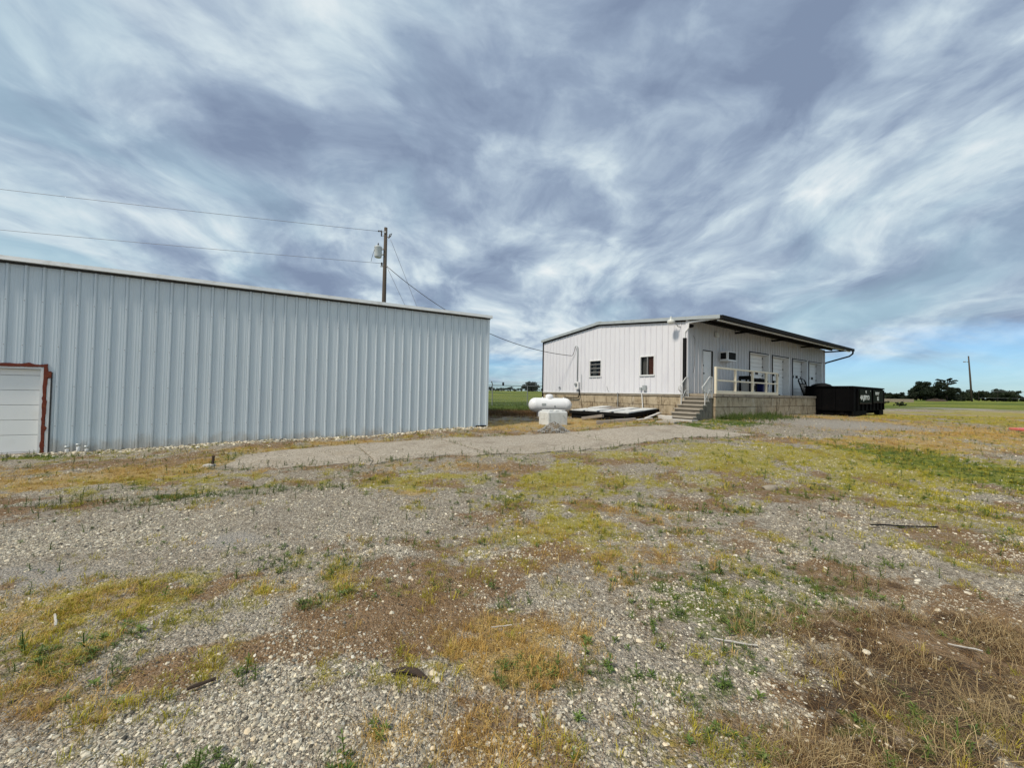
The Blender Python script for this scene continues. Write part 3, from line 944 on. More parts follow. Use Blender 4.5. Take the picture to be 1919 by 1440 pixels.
# roof sheets with ribs, canopy running 1.45 m past the dock wall
OV = 1.45
for s in (0, 1):
    n = 19
    for i in range(n):
        a, b = -.12 + i * (LEN2 + .24) / n, -.12 + (i + 1) * (LEN2 + .24) / n
        y0 = -OV if s == 0 else WID2 + .12
        prof = rib_profile(a, b, .034, False)
        vs, fs = [], []
        for x, h in prof:
            vs += [(x, y0, roof_z(y0) + .03 + h), (x, RIDGE_Y, RIDGE_Z + .03 + h)]
        for k in range(len(prof) - 1):
            f = (2 * k, 2 * k + 2, 2 * k + 3, 2 * k + 1)
            fs.append(f if s == 0 else tuple(reversed(f)))
        MB().add(vs, fs).build('roof_panel', 'trim_grey', B2)
MB().box(-.15, LEN2 + .15, RIDGE_Y - .18, RIDGE_Y + .18, RIDGE_Z + .055, RIDGE_Z + .085).build('ridge_cap', 'trim_grey', B2)
# rake trim along the gable (two runs) and on the canopy end
for y0, y1, nm in ((0.0, RIDGE_Y, 'rake_trim'), (RIDGE_Y, WID2 + .1, 'rake_trim'), (-OV, -.002, 'rake_trim')):
    vs = []
    for y in (y0, y1):
        zt = roof_z(y) + .05
        vs += [(-.15, y, zt - .125), (-.075, y, zt - .125), (-.075, y, zt + .02), (-.15, y, zt + .02)]
    MB().add(vs, [(0, 3, 2, 1), (4, 5, 6, 7), (0, 1, 5, 4), (1, 2, 6, 5), (2, 3, 7, 6), (3, 0, 4, 7)]).build(nm, 'trim_grey', B2)
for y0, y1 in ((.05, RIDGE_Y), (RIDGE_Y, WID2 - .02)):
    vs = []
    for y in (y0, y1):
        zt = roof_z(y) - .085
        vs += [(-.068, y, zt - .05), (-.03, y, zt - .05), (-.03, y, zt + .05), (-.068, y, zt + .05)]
    MB().add(vs, [(0, 3, 2, 1), (4, 5, 6, 7), (0, 1, 5, 4), (1, 2, 6, 5), (2, 3, 7, 6), (3, 0, 4, 7)]).build('eave_shadow_strip', 'bronze', B2)  # dark strip coloured as the shadow below the roof edge
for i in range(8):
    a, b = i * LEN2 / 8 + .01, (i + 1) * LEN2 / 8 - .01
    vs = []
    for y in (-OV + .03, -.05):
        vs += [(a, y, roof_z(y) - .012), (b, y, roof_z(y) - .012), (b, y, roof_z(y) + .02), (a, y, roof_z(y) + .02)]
    MB().add(vs, [(0, 3, 2, 1), (4, 5, 6, 7), (0, 1, 5, 4), (1, 2, 6, 5), (2, 3, 7, 6), (3, 0, 4, 7)]).build('soffit_shade_panel', 'bronze', B2)  # dark sheets added under the canopy; its shade is put into their colour
# canopy framing: white end beam, purlins, soffit beams, dark fascia gutter, pale lower flange
zc = roof_z(-OV)
MB().box(-.06, .0, -OV + .1, -.05, zc - .075, zc + .0).build('canopy_beam', 'white_paint', B2)
for x in (LEN2 * .25, LEN2 * .5, LEN2 * .75, LEN2 - .05):
    MB().box(x - .04, x + .04, -OV + .08, -.03, zc - .10, zc - .014).build('canopy_beam', 'bronze', B2)
for y in (-.95, -.45):
    MB().box(.03, LEN2 - .12, y - .03, y + .03, roof_z(y) - .10, roof_z(y) - .014).build('purlin', 'bronze', B2)
MB().box(-.13, LEN2 + .14, -OV - .10, -OV + .02, zc - .11, zc + .045).build('gutter', 'bronze', B2)
MB().box(-.05, LEN2 - .05, -OV + .06, -OV + .16, zc - .145, zc - .108).build('canopy_flange', 'white_paint', B2)
MB().tube([(LEN2 + .08, -OV - .03, zc - .10), (LEN2 + .08, -OV - .02, zc - .26), (LEN2 + .08, -OV + .15, zc - .42), (LEN2 + .07, -.10, zc - .78), (LEN2 + .07, -.02, zc - .84)], .05, 8).build('downspout', 'bronze', B2)
MB().box(-.155, -.05, -.01, .11, DECK - .06, 4.09).build('downspout', 'black', B2)
MB().tube([(-.10, .05, 4.07), (-.10, .05, 4.35), (-.04, -.06, 4.5), (-.02, -.09, roof_z(0) - .12)], .03, 8).build('downspout_elbow', 'white_paint', B2)

# foundation of big blocks under the gable, dock block wall further below
GB = gz(*loc2(0, 5)[:2]) - .55


def block_wall(parent, x0, x1, z0, z1, tf, rows, width, seed):
    rg = random.Random(seed)
    h = (z1 - z0) / rows
    for r_ in range(rows):
        x = x0 - (width / 2 if r_ % 2 else rg.uniform(0, .3))
        while x < x1 - .02:
            a, b = max(x, x0), min(x + width, x1)
            if b - a > .04:
                d = rg.uniform(-.006, .006)
                o = MB()
                vs = [tf(a + .009, 0, z0 + r_ * h + .009), tf(b - .009, 0, z0 + r_ * h + .009), tf(b - .009, 0, z0 + (r_ + 1) * h - .009), tf(a + .009, 0, z0 + (r_ + 1) * h - .009),
                      tf(a + .009, .05 + d, z0 + r_ * h + .009), tf(b - .009, .05 + d, z0 + r_ * h + .009), tf(b - .009, .05 + d, z0 + (r_ + 1) * h - .009), tf(a + .009, .05 + d, z0 + (r_ + 1) * h - .009)]
                o.add(vs, [(0, 3, 2, 1), (4, 5, 6, 7), (0, 1, 5, 4), (1, 2, 6, 5), (2, 3, 7, 6), (3, 0, 4, 7)])
                o.build('block', 'block', parent, bevel=.008)
            x += width


MB().box(.06, LEN2 - .06, .06, WID2 - .06, -.4, DECK - .05).build('foundation_core', 'mortar', B2)
block_wall(B2, .0, WID2, DECK - .14 - .41 * 4, DECK - .14, lambda x, h, z: (.075 - h * 1.2, x, z), 4, .82, 3)
MB().box(-.025, .058, -.002, WID2 + .002, DECK - .135, DECK - .046).build('foundation_ledge', 'ledge', B2)

# man door
dr = MB().box(1.235, 2.055, .03, .07, DECK + .03, 3.655).build('entry_door', 'white_paint', B2, bevel=.004)
dr['label'] = 'plain white entry door'
MB().box(1.212, 1.233, -.028, .06, DECK, 3.68).build('door_frame', 'bronze', dr)
MB().box(2.057, 2.078, -.028, .06, DECK, 3.68).build('door_frame', 'bronze', dr)
MB().box(1.234, 2.056, -.028, .06, 3.658, 3.68).build('door_frame', 'bronze', dr)
MB().lathe([(0, -.045), (.03, -.045), (.035, -.02), (.015, 0), (.015, .03)], 10, 'Y', (1.31, 0, 2.62)).build('door_knob', 'black', dr)
MB().lathe([(0, -.015), (.03, -.012), (.03, .03)], 10, 'Y', (1.31, 0, 2.98)).build('deadbolt', 'black', dr)
# four sectional dock doors in deep jambs
for k, (a, b) in enumerate(DOORS):
    JD = .27
    d = MB().box(a, b, JD + .05, JD + .06, DECK, DTOP).build('dock_door', 'door_white', B2)
    n = 10
    hh = (DTOP - DECK - .03) / n
    for i in range(n):
        MB().box(a + .10, b - .06, JD, JD + .048, DECK + i * hh + .006, DECK + (i + 1) * hh - .006).build('panel', 'door_white', d, bevel=.008)
    for q in (.66, 1.28):
        MB().box(a + q, a + q + .34, JD - .012, JD - .001, DECK + 5.15 * hh, DECK + 5.85 * hh).build('window', 'black', d)
    for z in (.62, .9, 1.18):
        MB().box(b - .11, b - .062, JD - .03, JD - .002, DECK + z * (DTOP - DECK) / 1.3, DECK + z * (DTOP - DECK) / 1.3 + .06).build('hinge', 'black', d)
    MB().box(a, a + .03, -.03, JD + .05, DECK, DTOP).build('jamb', 'white_paint', d)
    MB().box(b - .03, b, -.03, JD + .05, DECK, DTOP).build('jamb', 'white_paint', d)
    MB().box(a + .031, b - .031, -.03, JD + .05, DTOP - .03, DTOP).build('jamb', 'white_paint', d)
    MB().box(a - .05, a - .001, -.04, -.02, DECK, DTOP + .06).build('casing', 'bronze' if k else 'bronze', d)
    MB().box(b + .001, b + .09, -.04, -.02, DECK, DTOP + .06).build('casing', 'white_paint', d)
    MB().box(a, b, -.04, -.021, DTOP + .001, DTOP + .05).build('casing', 'bronze', d)
# windows in the gable: jalousie and slider
for i, (a, b, z0, z1) in enumerate(WIN):
    wn = MB()
    for p in ((a - .03, a + .02, z0 - .03, z1 + .03), (b - .02, b + .03, z0 - .03, z1 + .03), (a + .021, b - .021, z1 - .02, z1 + .03), (a + .021, b - .021, z0 - .03, z0 + .02)):
        wn.box(-.035, .06, p[0], p[1], p[2], p[3])
    wn = wn.build('window', 'white_paint', B2)
    wn['label'] = ('jalousie window with open metal slats', 'sliding window with a red brown board behind')[i]
    MB().box(.34, .36, a - .2, b + .2, z0 - .2, z1 + .2).build('room_back', 'inside_dark', wn)
    MB().box(.035, .039, a + .021, b - .021, z0 + .021, z1 - .021).build('pane', 'glass', wn)
    if i == 0:
        for k in range(1, 4):
            z = z0 + (z1 - z0) * k / 4 + .02
            MB().add([(-.03, a + .022, z - .03), (-.03, b - .022, z - .03), (.03, b - .022, z + .012), (.03, a + .022, z + .012),
                      (-.022, a + .022, z - .036), (-.022, b - .022, z - .036), (.036, b - .022, z + .006), (.036, a + .022, z + .006)],
                     [(0, 1, 2, 3), (4, 7, 6, 5), (0, 4, 5, 1), (1, 5, 6, 2), (2, 6, 7, 3), (3, 7, 4, 0)]).build('slat', 'louver', wn)
        MB().box(.10, .13, a + .03, a + .3, z0 + .02, z0 + .38).build('stored_box', 'inside_red', wn)
        MB().box(.20, .23, b - .28, b - .03, z0 + .1, z1 - .05).build('curtain', 'curtain', wn)
    else:
        MB().box(-.02, .034, (a + b) / 2 - .035, (a + b) / 2 + .015, z0 + .021, z1 - .021).build('mullion', 'louver', wn)
        MB().box(.09, .11, a + .02, a + .36, z0 + .02, z1 - .02).build('backing_board', 'inside_red', wn)
        MB().box(.14, .16, b - .3, b - .05, z0 + .02, z1 - .02).build('curtain', 'curtain', wn)
    MB().box(-.055, -.036, a - .03, b + .03, z0 - .05, z0 - .028).build('sill', 'trim_grey', wn)
# electrical service on the gable
MB().tube([(-.06, 6.62, 2.3), (-.06, 6.62, 4.2), (-.07, 6.63, 4.32), (-.09, 6.70, 4.37), (-.10, 6.78, 4.31), (-.10, 6.80, 4.22)], .03, 8).build('service_mast', 'trim_grey', B2, smooth=True)
MB().box(-.16, -.035, 6.45, 6.70, 1.86, 2.28).build('meter_box', 'white_paint', B2, bevel=.01)
MB().lathe([(0, -.26), (.075, -.25), (.085, -.16)], 14, 'X', (0, 6.60, 2.14)).build('meter', 'galv', B2)
MB().tube([(-.06, 6.30, 1.86), (-.06, 6.30, 2.72)], .014, 6).build('conduit', 'trim_grey', B2)
MB().tube([(-.09, 6.42, 1.86), (-.09, 6.42, 1.50), (-.09, 6.48, 1.40), (-.09, 6.6, 1.37), (-.09, 7.6, 1.36)], .03, 8).build('conduit', 'black', B2, smooth=True)
MB().box(-.13, -.035, 1.98, 2.16, 1.80, 2.06).build('junction_box', 'trim_grey', B2, bevel=.008)
MB().box(-.11, -.035, 2.24, 2.34, 1.82, 1.96).build('junction_box', 'trim_grey', B2, bevel=.008)
MB().tube([(-.09, 2.22, 1.70), (-.10, 2.12, .72)], .022, 8).build('drain_pipe', 'white_paint', B2)
MB().tube([(-.09, 3.66, 1.70), (-.10, 3.64, .72)], .018, 8).build('drain_pipe', 'galv', B2)
MB().tube([(-.05, 4.42, 2.02), (-.05, 4.38, 1.86), (-.05, 4.28, 1.74)], .008, 6).build('loose_wire', 'wire', B2)
MB().lathe([(0, -.10), (.05, -.10), (.055, -.04)], 10, 'X', (0, 8.14, 1.96)).build('vent_stub', 'galv', B2)
# yard lamp near the corner
lp = MB().tube([(-.04, .30, 4.62), (-.16, .33, 4.62), (-.30, .38, 4.80), (-.40, .44, 4.90)], .02, 8).build('yard_lamp', 'galv', B2)
lp['label'] = 'pale dome lamp on a short arm'
MB().lathe([(.0, .24), (.05, .22), (.06, .15), (.10, .12), (.10, .08)], 12, 'Z', (-.46, .48, 4.82)).build('lamp_cap', 'trim_grey', lp, smooth=True)
MB().lathe([(.10, .09), (.155, .05), (.15, -.06), (.11, -.10), (0, -.11)], 16, 'Z', (-.46, .48, 4.82)).build('lamp_lens', 'lens', lp, smooth=True)
# wall lamp and loose cable on the dock wall
MB().box(2.2, 2.44, -.15, -.03, 4.36, 4.56).build('wall_lamp', 'lens', B2, bevel=.02)
MB().tube([(.40, -.035, 4.25), (.52, -.05, 4.1), (.55, -.035, 3.5), (.5, -.05, 2.9), (.42, -.035, 2.6)], .008, 5).build('loose_wire', 'wire', B2)
MB().lathe([(0, -.18), (.06, -.17), (.07, -.03)], 10, 'Y', (.16, 0, 4.62)).build('flood_lamp', 'black', B2)

# window air conditioner
ac = thing('air_conditioner', 'boxy white window air conditioner beside the plain entry door', 'air conditioner', loc2(3.06, 0, 3.28), A2)
MB().box(-.40, .40, -.42, -.03, 0, .42).build('housing', 'white_paint', ac, bevel=.01)
MB().box(-.34, .34, -.428, -.421, .04, .38).build('grille', 'black', ac)
MB().box(-.407, -.401, -.34, -.08, .06, .36).build('side_vent', 'black', ac)
MB().box(-.42, .42, -.44, -.03, -.03, -.001).build('support_shelf', 'white_paint', ac)

# ------------------------------------------------------------------ loading dock
DK = thing('loading_dock', 'raised tan block loading dock with stained concrete ledge', 'loading dock', (O2[0], O2[1], 0), A2)
DY = -1.22
MB().box(.06, LEN2 - .1, DY + .06, -.05, -.2, DECK - .13).build('dock_core', 'mortar', DK)
MB().box(-.02, LEN2, DY - .03, -.048, DECK - .125, DECK - .001).build('deck', 'ledge', DK, bevel=.012)
block_wall(DK, .0, LEN2 - .1, DECK - .13 - 3 * .42, DECK - .13, lambda x, h, z: (x, DY + .07 - h * 1.2, z), 3, 1.04, 11)
block_wall(DK, DY + .0, -.06, DECK - .13 - 3 * .42, DECK - .13, lambda x, h, z: (.07 - h * 1.2, x, z), 3, .62, 12)

# steps up to the dock at the gable corner
st = thing('concrete_steps', 'worn concrete steps with pale treads rising to the dock', 'steps', (O2[0], O2[1], 0), A2)
SX = -1.42
NT = 6
LAND = 1.555
gbase = gz(*loc2(-1.3, -.6)[:2])
rise = (LAND - gbase) / NT
run = .235
for i in range(NT):
    zt = LAND - i * rise
    x1 = -.08 - i * run
    x0 = x1 - run - .03
    MB().box(x1 - run - .05, x1 + (0 if i else .06), -1.16, -.06, zt - .045, zt).build('tread', 'tread', st, bevel=.006)
    MB().box(x1 - run, -.09 if i == 0 else x1 - .02, -1.13, -.09, -.0, zt - .046).build('riser', 'concrete', st)
MB().box(-1.75, -1.35, -1.25, -.02, gbase - .1, gbase + .06).build('bottom_plank', 'pale_wood', st)
ft = tag(MB().box(-.55, .55, -.35, .35, -.05, .035).build('stepping_slab', 'tread', None, bevel=.01), 'flat pale paving slab lying before the dock steps', 'paving slab')
p = loc2(-2.3, -.75)
ft.location = (p[0], p[1], gz(p[0], p[1]) + .01)
ft.rotation_euler = (0, 0, A2 + .15)


def handrail(y, label, n_bal, x_top, x_bot):
    h = thing('stair_handrail', label, 'handrail', (O2[0], O2[1], 0), A2)
    zt = LAND - .02
    fz = lambda x: zt + min(0, (x + .12) / run * rise)
    post = lambda x, z0, z1, r_: MB().tube([(x, y, z0), (x, y, z1)], r_, 8)
    post(x_top, fz(x_top), zt + .84, .02).build('post', 'pale_steel', h)
    post(x_bot, fz(x_bot), fz(x_bot) + .77, .02).build('post', 'pale_steel', h)
    MB().tube([(x_top, y, zt + .84), (x_top - .18, y, zt + .84), (x_bot - .10, y, fz(x_bot) + .80), (x_bot - .20, y, fz(x_bot) + .76), (x_bot - .16, y, fz(x_bot) + .62), (x_bot - .02, y, fz(x_bot) + .56)], .019, 10).build('top_rail', 'pale_steel', h, smooth=True)
    for i in range(n_bal):
        x = x_top + (x_bot - x_top) * (i + 1) / (n_bal + 1)
        t = (x - (x_top - .18)) / (x_bot - .10 - (x_top - .18))
        zz2 = zt + .84 + max(0, t) * (fz(x_bot) + .80 - zt - .84)
        MB().tube([(x, y, fz(x)), (x, y, zz2)], .009, 6).build('baluster', 'pale_steel', h)
    MB().tube([(x_top, y, zt + .30), (x_top - .2, y, zt + .30), (x_bot, y, fz(x_bot) + .22)], .014, 8).build('lower_rail', 'pale_steel', h)
    return h


handrail(-1.12, 'white pipe stair handrail with thin balusters on the steps\' dock side', 5, -.08, -.62)
handrail(-.12, 'white pipe stair handrail beside the black downspout at the corner', 4, -.10, -.62)

# cream guard rail along the dock edge
gr = thing('dock_guard_rail', 'cream painted wooden guard rail along the dock edge', 'guard rail', loc2(0, DY + .04, DECK), A2)
xs = [.10, 1.72, 3.32, 4.72, 5.95]
for i, x in enumerate(xs):
    MB().box(x - .045, x + .045, -.04, .045, 0, 1.10).build('post', 'beige', gr, bevel=.004)
for (a, b) in zip(xs, xs[1:]):
    for z0, z1 in ((1.03, 1.098), (.52, .58)):
        MB().box(a + .046, b - .046, -.035, .03, z0, z1).build('rail', 'beige', gr, bevel=.004)
    MB().box(a + .046, b - .046, -.035, .03, .0, .13).build('toe_board', 'beige', gr, bevel=.004)

# things standing on the dock
bn = thing('storage_bin', 'dark blue plastic bin with bulging black lid behind the cream rail', 'bin', loc2(5.35, -.62, DECK), A2)
vs = []
for z, s in ((0, .27), (.62, .33)):
    vs += [(-s, -s, z), (s, -s, z), (s, s, z), (-s, s, z)]
MB().add(vs, [(0, 3, 2, 1), (4, 5, 6, 7), (0, 1, 5, 4), (1, 2, 6, 5), (2, 3, 7, 6), (3, 0, 4, 7)]).build('bin_body', 'blue_plastic', bn, bevel=.03)
b2 = MB()
rg = random.Random(5)
prof = [(.36, .60), (.37, .66), (.33, .74), (.22, .80), (0, .82)]
b2.lathe(prof, 18)
b2.v = [(v[0] * (1 + rg.uniform(-.06, .06)), v[1] * (1 + rg.uniform(-.06, .06)), v[2] + rg.uniform(-.02, .02)) for v in b2.v]
b2.build('lid', 'black', bn, smooth=True)
mc = thing('metal_cart', 'small black metal frame with white crumpled load behind the cream rail', 'cart', loc2(4.35, -.55, DECK), A2)
for x in (-.32, .32):
    for y in (-.22, .22):
        MB().box(x - .03, x + .03, y - .03, y + .03, 0, .80).build('post', 'black', mc)
MB().box(-.40, .40, -.27, .27, .74, .80).build('shelf', 'black', mc)
MB().box(-.37, -.28, -.26, .26, .80, .90).build('handle_end', 'black', mc)
MB().box(-.36, .36, -.25, .25, .05, .11).build('shelf', 'black', mc)
rg = random.Random(2)
cb = MB().box(-.27, .27, -.20, .18, .111, .56)
cb.build('crumpled_load', 'pale_wood', mc)
for i in range(4):
    z = .16 + i * .1
    MB().beam((-.28, -.215, z), (.28, -.215, z + rg.uniform(-.08, .14)), .02, .03).build('tie_strap', 'black', mc)
fr = thing('steel_frame', 'open black steel frame leaning at the end of the cream rail', 'frame', loc2(6.35, -.95, DECK), A2 + R(8))
for x in (-.30, .30):
    MB().box(x - .04, x + .04, -.03, .03, 0, .72).build('side_bar', 'black', fr)
MB().box(-.26, .26, -.03, .03, .66, .72).build('top_bar', 'black', fr)
MB().box(-.42, .46, -.12, .12, 0.001, .05).build('foot_bar', 'black', fr)
ct = thing('platform_cart', 'upended wooden platform cart with curved steel handle leaning on a dock door', 'cart', loc2(11.9, -.55, DECK), A2)
lean = R(17)
ctl = lambda x, z: (x, z * math.sin(lean), z * math.cos(lean))
for i in range(4):
    x0 = -.46 + i * .235
    pts = [(x0, .03, .02), (x0 + .215, .03, .02)]
    q = MB()
    q.beam((x0 + .108, .02 + .03 * math.sin(lean), .03), (x0 + .108, .02 + .72 * math.sin(lean), .72), .213, .035, (0, 1, 0))
    q.build('plank', 'grey_wood', ct)
for x in (-.5, .5):
    MB().beam(ctl(x, 0), ctl(x, .98), .05, .06, (0, 1, 0)).build('side_rail', 'bronze', ct)
MB().tube([ctl(-.5, .75), ctl(-.5, .96), ctl(-.42, 1.06), ctl(0, 1.09), ctl(.42, 1.06), ctl(.5, .96), ctl(.5, .75)], .025, 8).build('handle', 'black', ct, smooth=True)
MB().tube([ctl(0, .74), ctl(0, 1.22)], .022, 8).build('handle_bar', 'black', ct)
MB().beam(ctl(-.5, .76), ctl(.5, .76), .05, .05, (0, 1, 0)).build('cross_bar', 'bronze', ct)

# ------------------------------------------------------------------ roll-off dumpster beside the dock
DU = (18.2, 20.0)
dz = gz(*DU) - .02
dm = thing('roll_off_dumpster', 'black steel roll off dumpster with white stencilled panels beside the dock', 'dumpster', (DU[0], DU[1], dz), A2)
L_, W_, B_, H_ = 6.3, 2.05, .30, 1.59
mb = MB()
mb.box(0, L_, 0, .05, B_, H_).box(0, L_, W_ - .05, W_, B_, H_).box(0, .05, .051, W_ - .051, B_, H_).box(L_ - .05, L_, .051, W_ - .051, B_, H_).box(.051, L_ - .051, .051, W_ - .051, B_, B_ + .05)
mb.build('box', 'black_steel', dm)
for x0 in np.linspace(.12, L_ - .12, 9):
    MB().box(x0 - .05, x0 + .05, -.075, -.001, B_ + .02, H_ - .06).build('side_rib', 'black_steel', dm, bevel=.006)
for y0 in np.linspace(.12, W_ - .12, 4):
    MB().box(-.075, -.001, y0 - .05, y0 + .05, B_ + .02, H_ - .06).build('end_rib', 'black_steel', dm, bevel=.006)
MB().box(-.05, L_ + .05, -.06, .03, H_ + .001, H_ + .07).build('top_rail', 'black_steel', dm, bevel=.008)
MB().box(-.05, L_ + .05, W_ - .03, W_ + .06, H_ + .001, H_ + .07).build('top_rail', 'black_steel', dm, bevel=.008)
MB().box(-.06, .03, .031, W_ - .031, H_ + .001, H_ + .07).build('top_rail', 'black_steel', dm, bevel=.008)
MB().box(L_ - .03, L_ + .06, .031, W_ - .031, H_ + .001, H_ + .07).build('top_rail', 'black_steel', dm, bevel=.008)
for y0 in (.35, W_ - .5):
    MB().box(.05, L_ - .1, y0, y0 + .14, .10, B_ - .001).build('skid', 'black_steel', dm)
MB().box(.1, 2.6, -.02, W_ + .0, .02, B_ - .002).build('under_frame', 'black_steel', dm)
MB().box(L_ - 1.0, L_ - .12, -.03, .22, .0, B_ - .002).build('rear_leg', 'black_steel', dm)
for y0 in (.12, W_ - .12):
    MB().lathe([(0, -.08), (.13, -.08), (.13, .08), (0, .08)], 14, 'Y', (L_ - .35, y0, .13)).build('roller', 'rubber', dm)
tp = MB()
rg = random.Random(12)
tp.lathe([(.55, 1.40), (.50, 1.62), (.42, 1.74), (.25, 1.80), (0, 1.81)], 12, 'Z', (.6, 1.45, 0))
tp.v = [(v[0] + rg.uniform(-.06, .06), v[1] + rg.uniform(-.06, .06), v[2] + rg.uniform(-.04, .04)) for v in tp.v]
tb = tag(tp.build('trash_bag', 'black', None, smooth=True), 'lumpy black trash bag showing above the dumpster rim', 'trash bag')
tb.location = (DU[0], DU[1], dz)
tb.rotation_euler = (0, 0, A2)
c_, s_ = math.cos(A2), math.sin(A2)


def stencil(txt, x, z, size, sx, parent):
    cu = bpy.data.curves.new('stencil_lettering', 'FONT')
    cu.body = txt
    cu.size = size
    cu.extrude = .003
    cu.offset = .012 * size / .3
    tmp = bpy.data.objects.new('tmp', cu)
    me = bpy.data.meshes.new_from_object(tmp)
    bpy.data.objects.remove(tmp)
    bpy.data.curves.remove(cu)
    me.materials.append(M['lettering'])
    o = bpy.data.objects.new('stencil_lettering', me)
    COL.objects.link(o)
    o.parent = parent
    o.location = (x, -.088, z)
    o.rotation_euler = (R(90), 0, 0)
    o.scale = (sx, 1, 1)


pa = MB().box(1.05, 3.35, -.083, -.077, .72, 1.52).build('sign_panel', 'panel_green', dm)
pb = MB().box(3.75, 5.9, -.083, -.077, .78, 1.52).build('sign_panel', 'panel_green', dm)
MB().box(1.05, 3.35, -.10, -.084, .70, .735).build('panel_edge', 'rot_wood', dm)
MB().box(3.75, 5.9, -.10, -.084, .76, .79).build('panel_edge', 'rot_wood', dm)
stencil('4A.JEBYO', 1.15, .93, .34, 1.25, pa)
stencil('G', 2.15, 1.30, .20, 1.3, pa)
stencil("'", 3.1, 1.33, .16, 1.2, pa)
stencil('BBY', 4.15, 1.20, .27, 1.75, pb)
stencil('E', 4.5, .90, .29, 2.6, pb)
# ------------------------------------------------------------------ things between the buildings
# propane tank
tx, ty = 2.06, 20.0
tg = gz(tx, ty)
pt = thing('propane_tank', 'white horizontal propane tank with dome cap on short legs', 'propane tank', (tx, ty, tg), R(6))
prof = [(0, -1.17)] + [(.385 * math.sin(a), -.80 - .37 * math.cos(a)) for a in np.linspace(.12, math.pi / 2, 9)] + [(.385 * math.sin(a), .80 - .37 * math.cos(a)) for a in np.linspace(math.pi / 2, math.pi - .12, 9)] + [(0, 1.17)]
MB().lathe(prof, 32, 'X', (0, 0, .60)).build('tank_shell', 'tank', pt, smooth=True)
MB().lathe([(.20, .0), (.205, .14), (.16, .20), (.08, .225), (0, .23)], 20, 'Z', (-.05, 0, .955)).build('valve_dome', 'tank', pt, smooth=True)
for x in (-.80, .0, .80):
    MB().lathe([(.386, -.012), (.390, -.006), (.390, .006), (.386, .012)], 32, 'X', (x, 0, .60)).build('weld_seam', 'tank', pt, smooth=True)
MB().tube([(.18, 0, .98), (.20, 0, 1.06), (.34, 0, 1.08), (.46, .1, 1.0), (.55, .40, .6), (.55, .42, .02)], .012, 6).build('gas_line', 'galv', pt)
MB().box(-.52, -.30, -.392, -.380, .58, .70).build('warning_label', 'trim_grey', pt)
for x in (-.62, .62):
    MB().box(x - .06, x + .06, -.26, .26, -.05, .27).build('leg', 'tank', pt)
for x in (-.42, .72):
    MB().tube([(x, 0, .96), (x, 0, 1.03)], .03, 8).build('lifting_lug', 'tank', pt)
MB().lathe([(0, -.008), (.045, -.006), (.05, .01)], 12, 'Y', (.18, -.385, .55)).build('data_plate', 'galv', pt)

# plastic box tank
bx_, by_ = 1.72, 15.45
bt = thing('plastic_tote', 'dull white moulded plastic tote with lumpy lid before the propane tank', 'tote', (bx_, by_, gz(bx_, by_)), R(24))
MB().box(-.46, .46, -.40, .40, -.03, .56).build('tote_body', 'tote', bt, bevel=.05)
for x in (-.28, .02, .3):
    MB().box(x - .09, x + .09, -.33, .33, .561, .61 + .02 * abs(x)).build('lid_lump', 'tote', bt, bevel=.02)
MB().box(-.475, -.461, -.10, .18, .24, .46).build('side_recess', 'tote', bt)
MB().box(-.42, -.38, -.409, -.401, .02, .50).build('seam_rib', 'tote', bt)
MB().tube([(.22, -.41, .40), (.30, -.41, .36), (.28, -.41, .30), (.36, -.41, .29)], .008, 6).build('scrawl', 'trim_grey', bt)

# heap of gravel against it


def stone_mesh(rg, r, sub=1):
    b = bmesh.new()
    bmesh.ops.create_icosphere(b, subdivisions=sub, radius=1)
    sx, sy, sz = rg.uniform(.75, 1.25), rg.uniform(.7, 1.1), rg.uniform(.5, .85)
    planes = [(Vector((rg.gauss(0, 1), rg.gauss(0, 1), rg.gauss(0, 1))).normalized(), rg.uniform(.55, .85)) for _ in range(6)]
    for v in b.verts:
        for n_, d_ in planes:
            k = v.co.dot(n_)
            if k > d_:
                v.co -= n_ * (k - d_)
        v.co = Vector((v.co.x * sx, v.co.y * sy, v.co.z * sz)) * r
    vs = [v.co.copy() for v in b.verts]
    fs = [tuple(v.index for v in f.verts) for f in b.faces]
    b.free()
    return vs, fs


rg = random.Random(77)
hx, hy = 1.50, 13.15
hz = gz(hx, hy)
gp_ = thing('gravel_heap', 'small heap of loose grey gravel before the white tote', 'gravel heap', (hx, hy, hz))
mb = MB()
mb.lathe([(.50, -.05), (.40, .06), (.27, .20), (.14, .30), (0, .34)], 16)
mb.v = [(v[0] + rg.uniform(-.03, .03), v[1] + rg.uniform(-.03, .03), v[2] + rg.uniform(-.02, .02)) for v in mb.v]
mb.build('heap_core', 'mortar', gp_)
mb = MB()
for i in range(420):
    a, t = rg.uniform(0, 2 * math.pi), rg.random() ** .6
    r_ = .56 * t
    z = max(0, .35 * (1 - t) + .02)
    vs, fs = stone_mesh(rg, rg.uniform(.018, .042))
    c = Vector((r_ * math.cos(a), r_ * math.sin(a) * .9, z))
    mb.add([v + c for v in vs], fs)
kind(mb.build('heap_stones', mat('heap limestone', (.42, .41, .39), (.20, .195, .18), .9, 0, 12), gp_), 'stuff')

# stack of old wall panels lying against the gable
Nn, Rr, Ll = Vector((4.79, 15.3, .84)), Vector((6.68, 16.9, 1.0)), Vector((2.80, 18.2, .80))
Bk = Ll + Rr - Nn - Vector((.02, .03, 0))
sp = thing('panel_stack', 'tilted stack of chalky white panels with black edges by the block wall', 'panel stack', (4.79, 17.3, gz(4.79, 17.3)))
off = Vector(sp.location)


def bl(u_, v_, dz_=0.0):
    return (Nn * (1 - u_) * (1 - v_) + Rr * u_ * (1 - v_) + Ll * (1 - u_) * v_ + Bk * u_ * v_) + Vector((0, 0, dz_)) - off


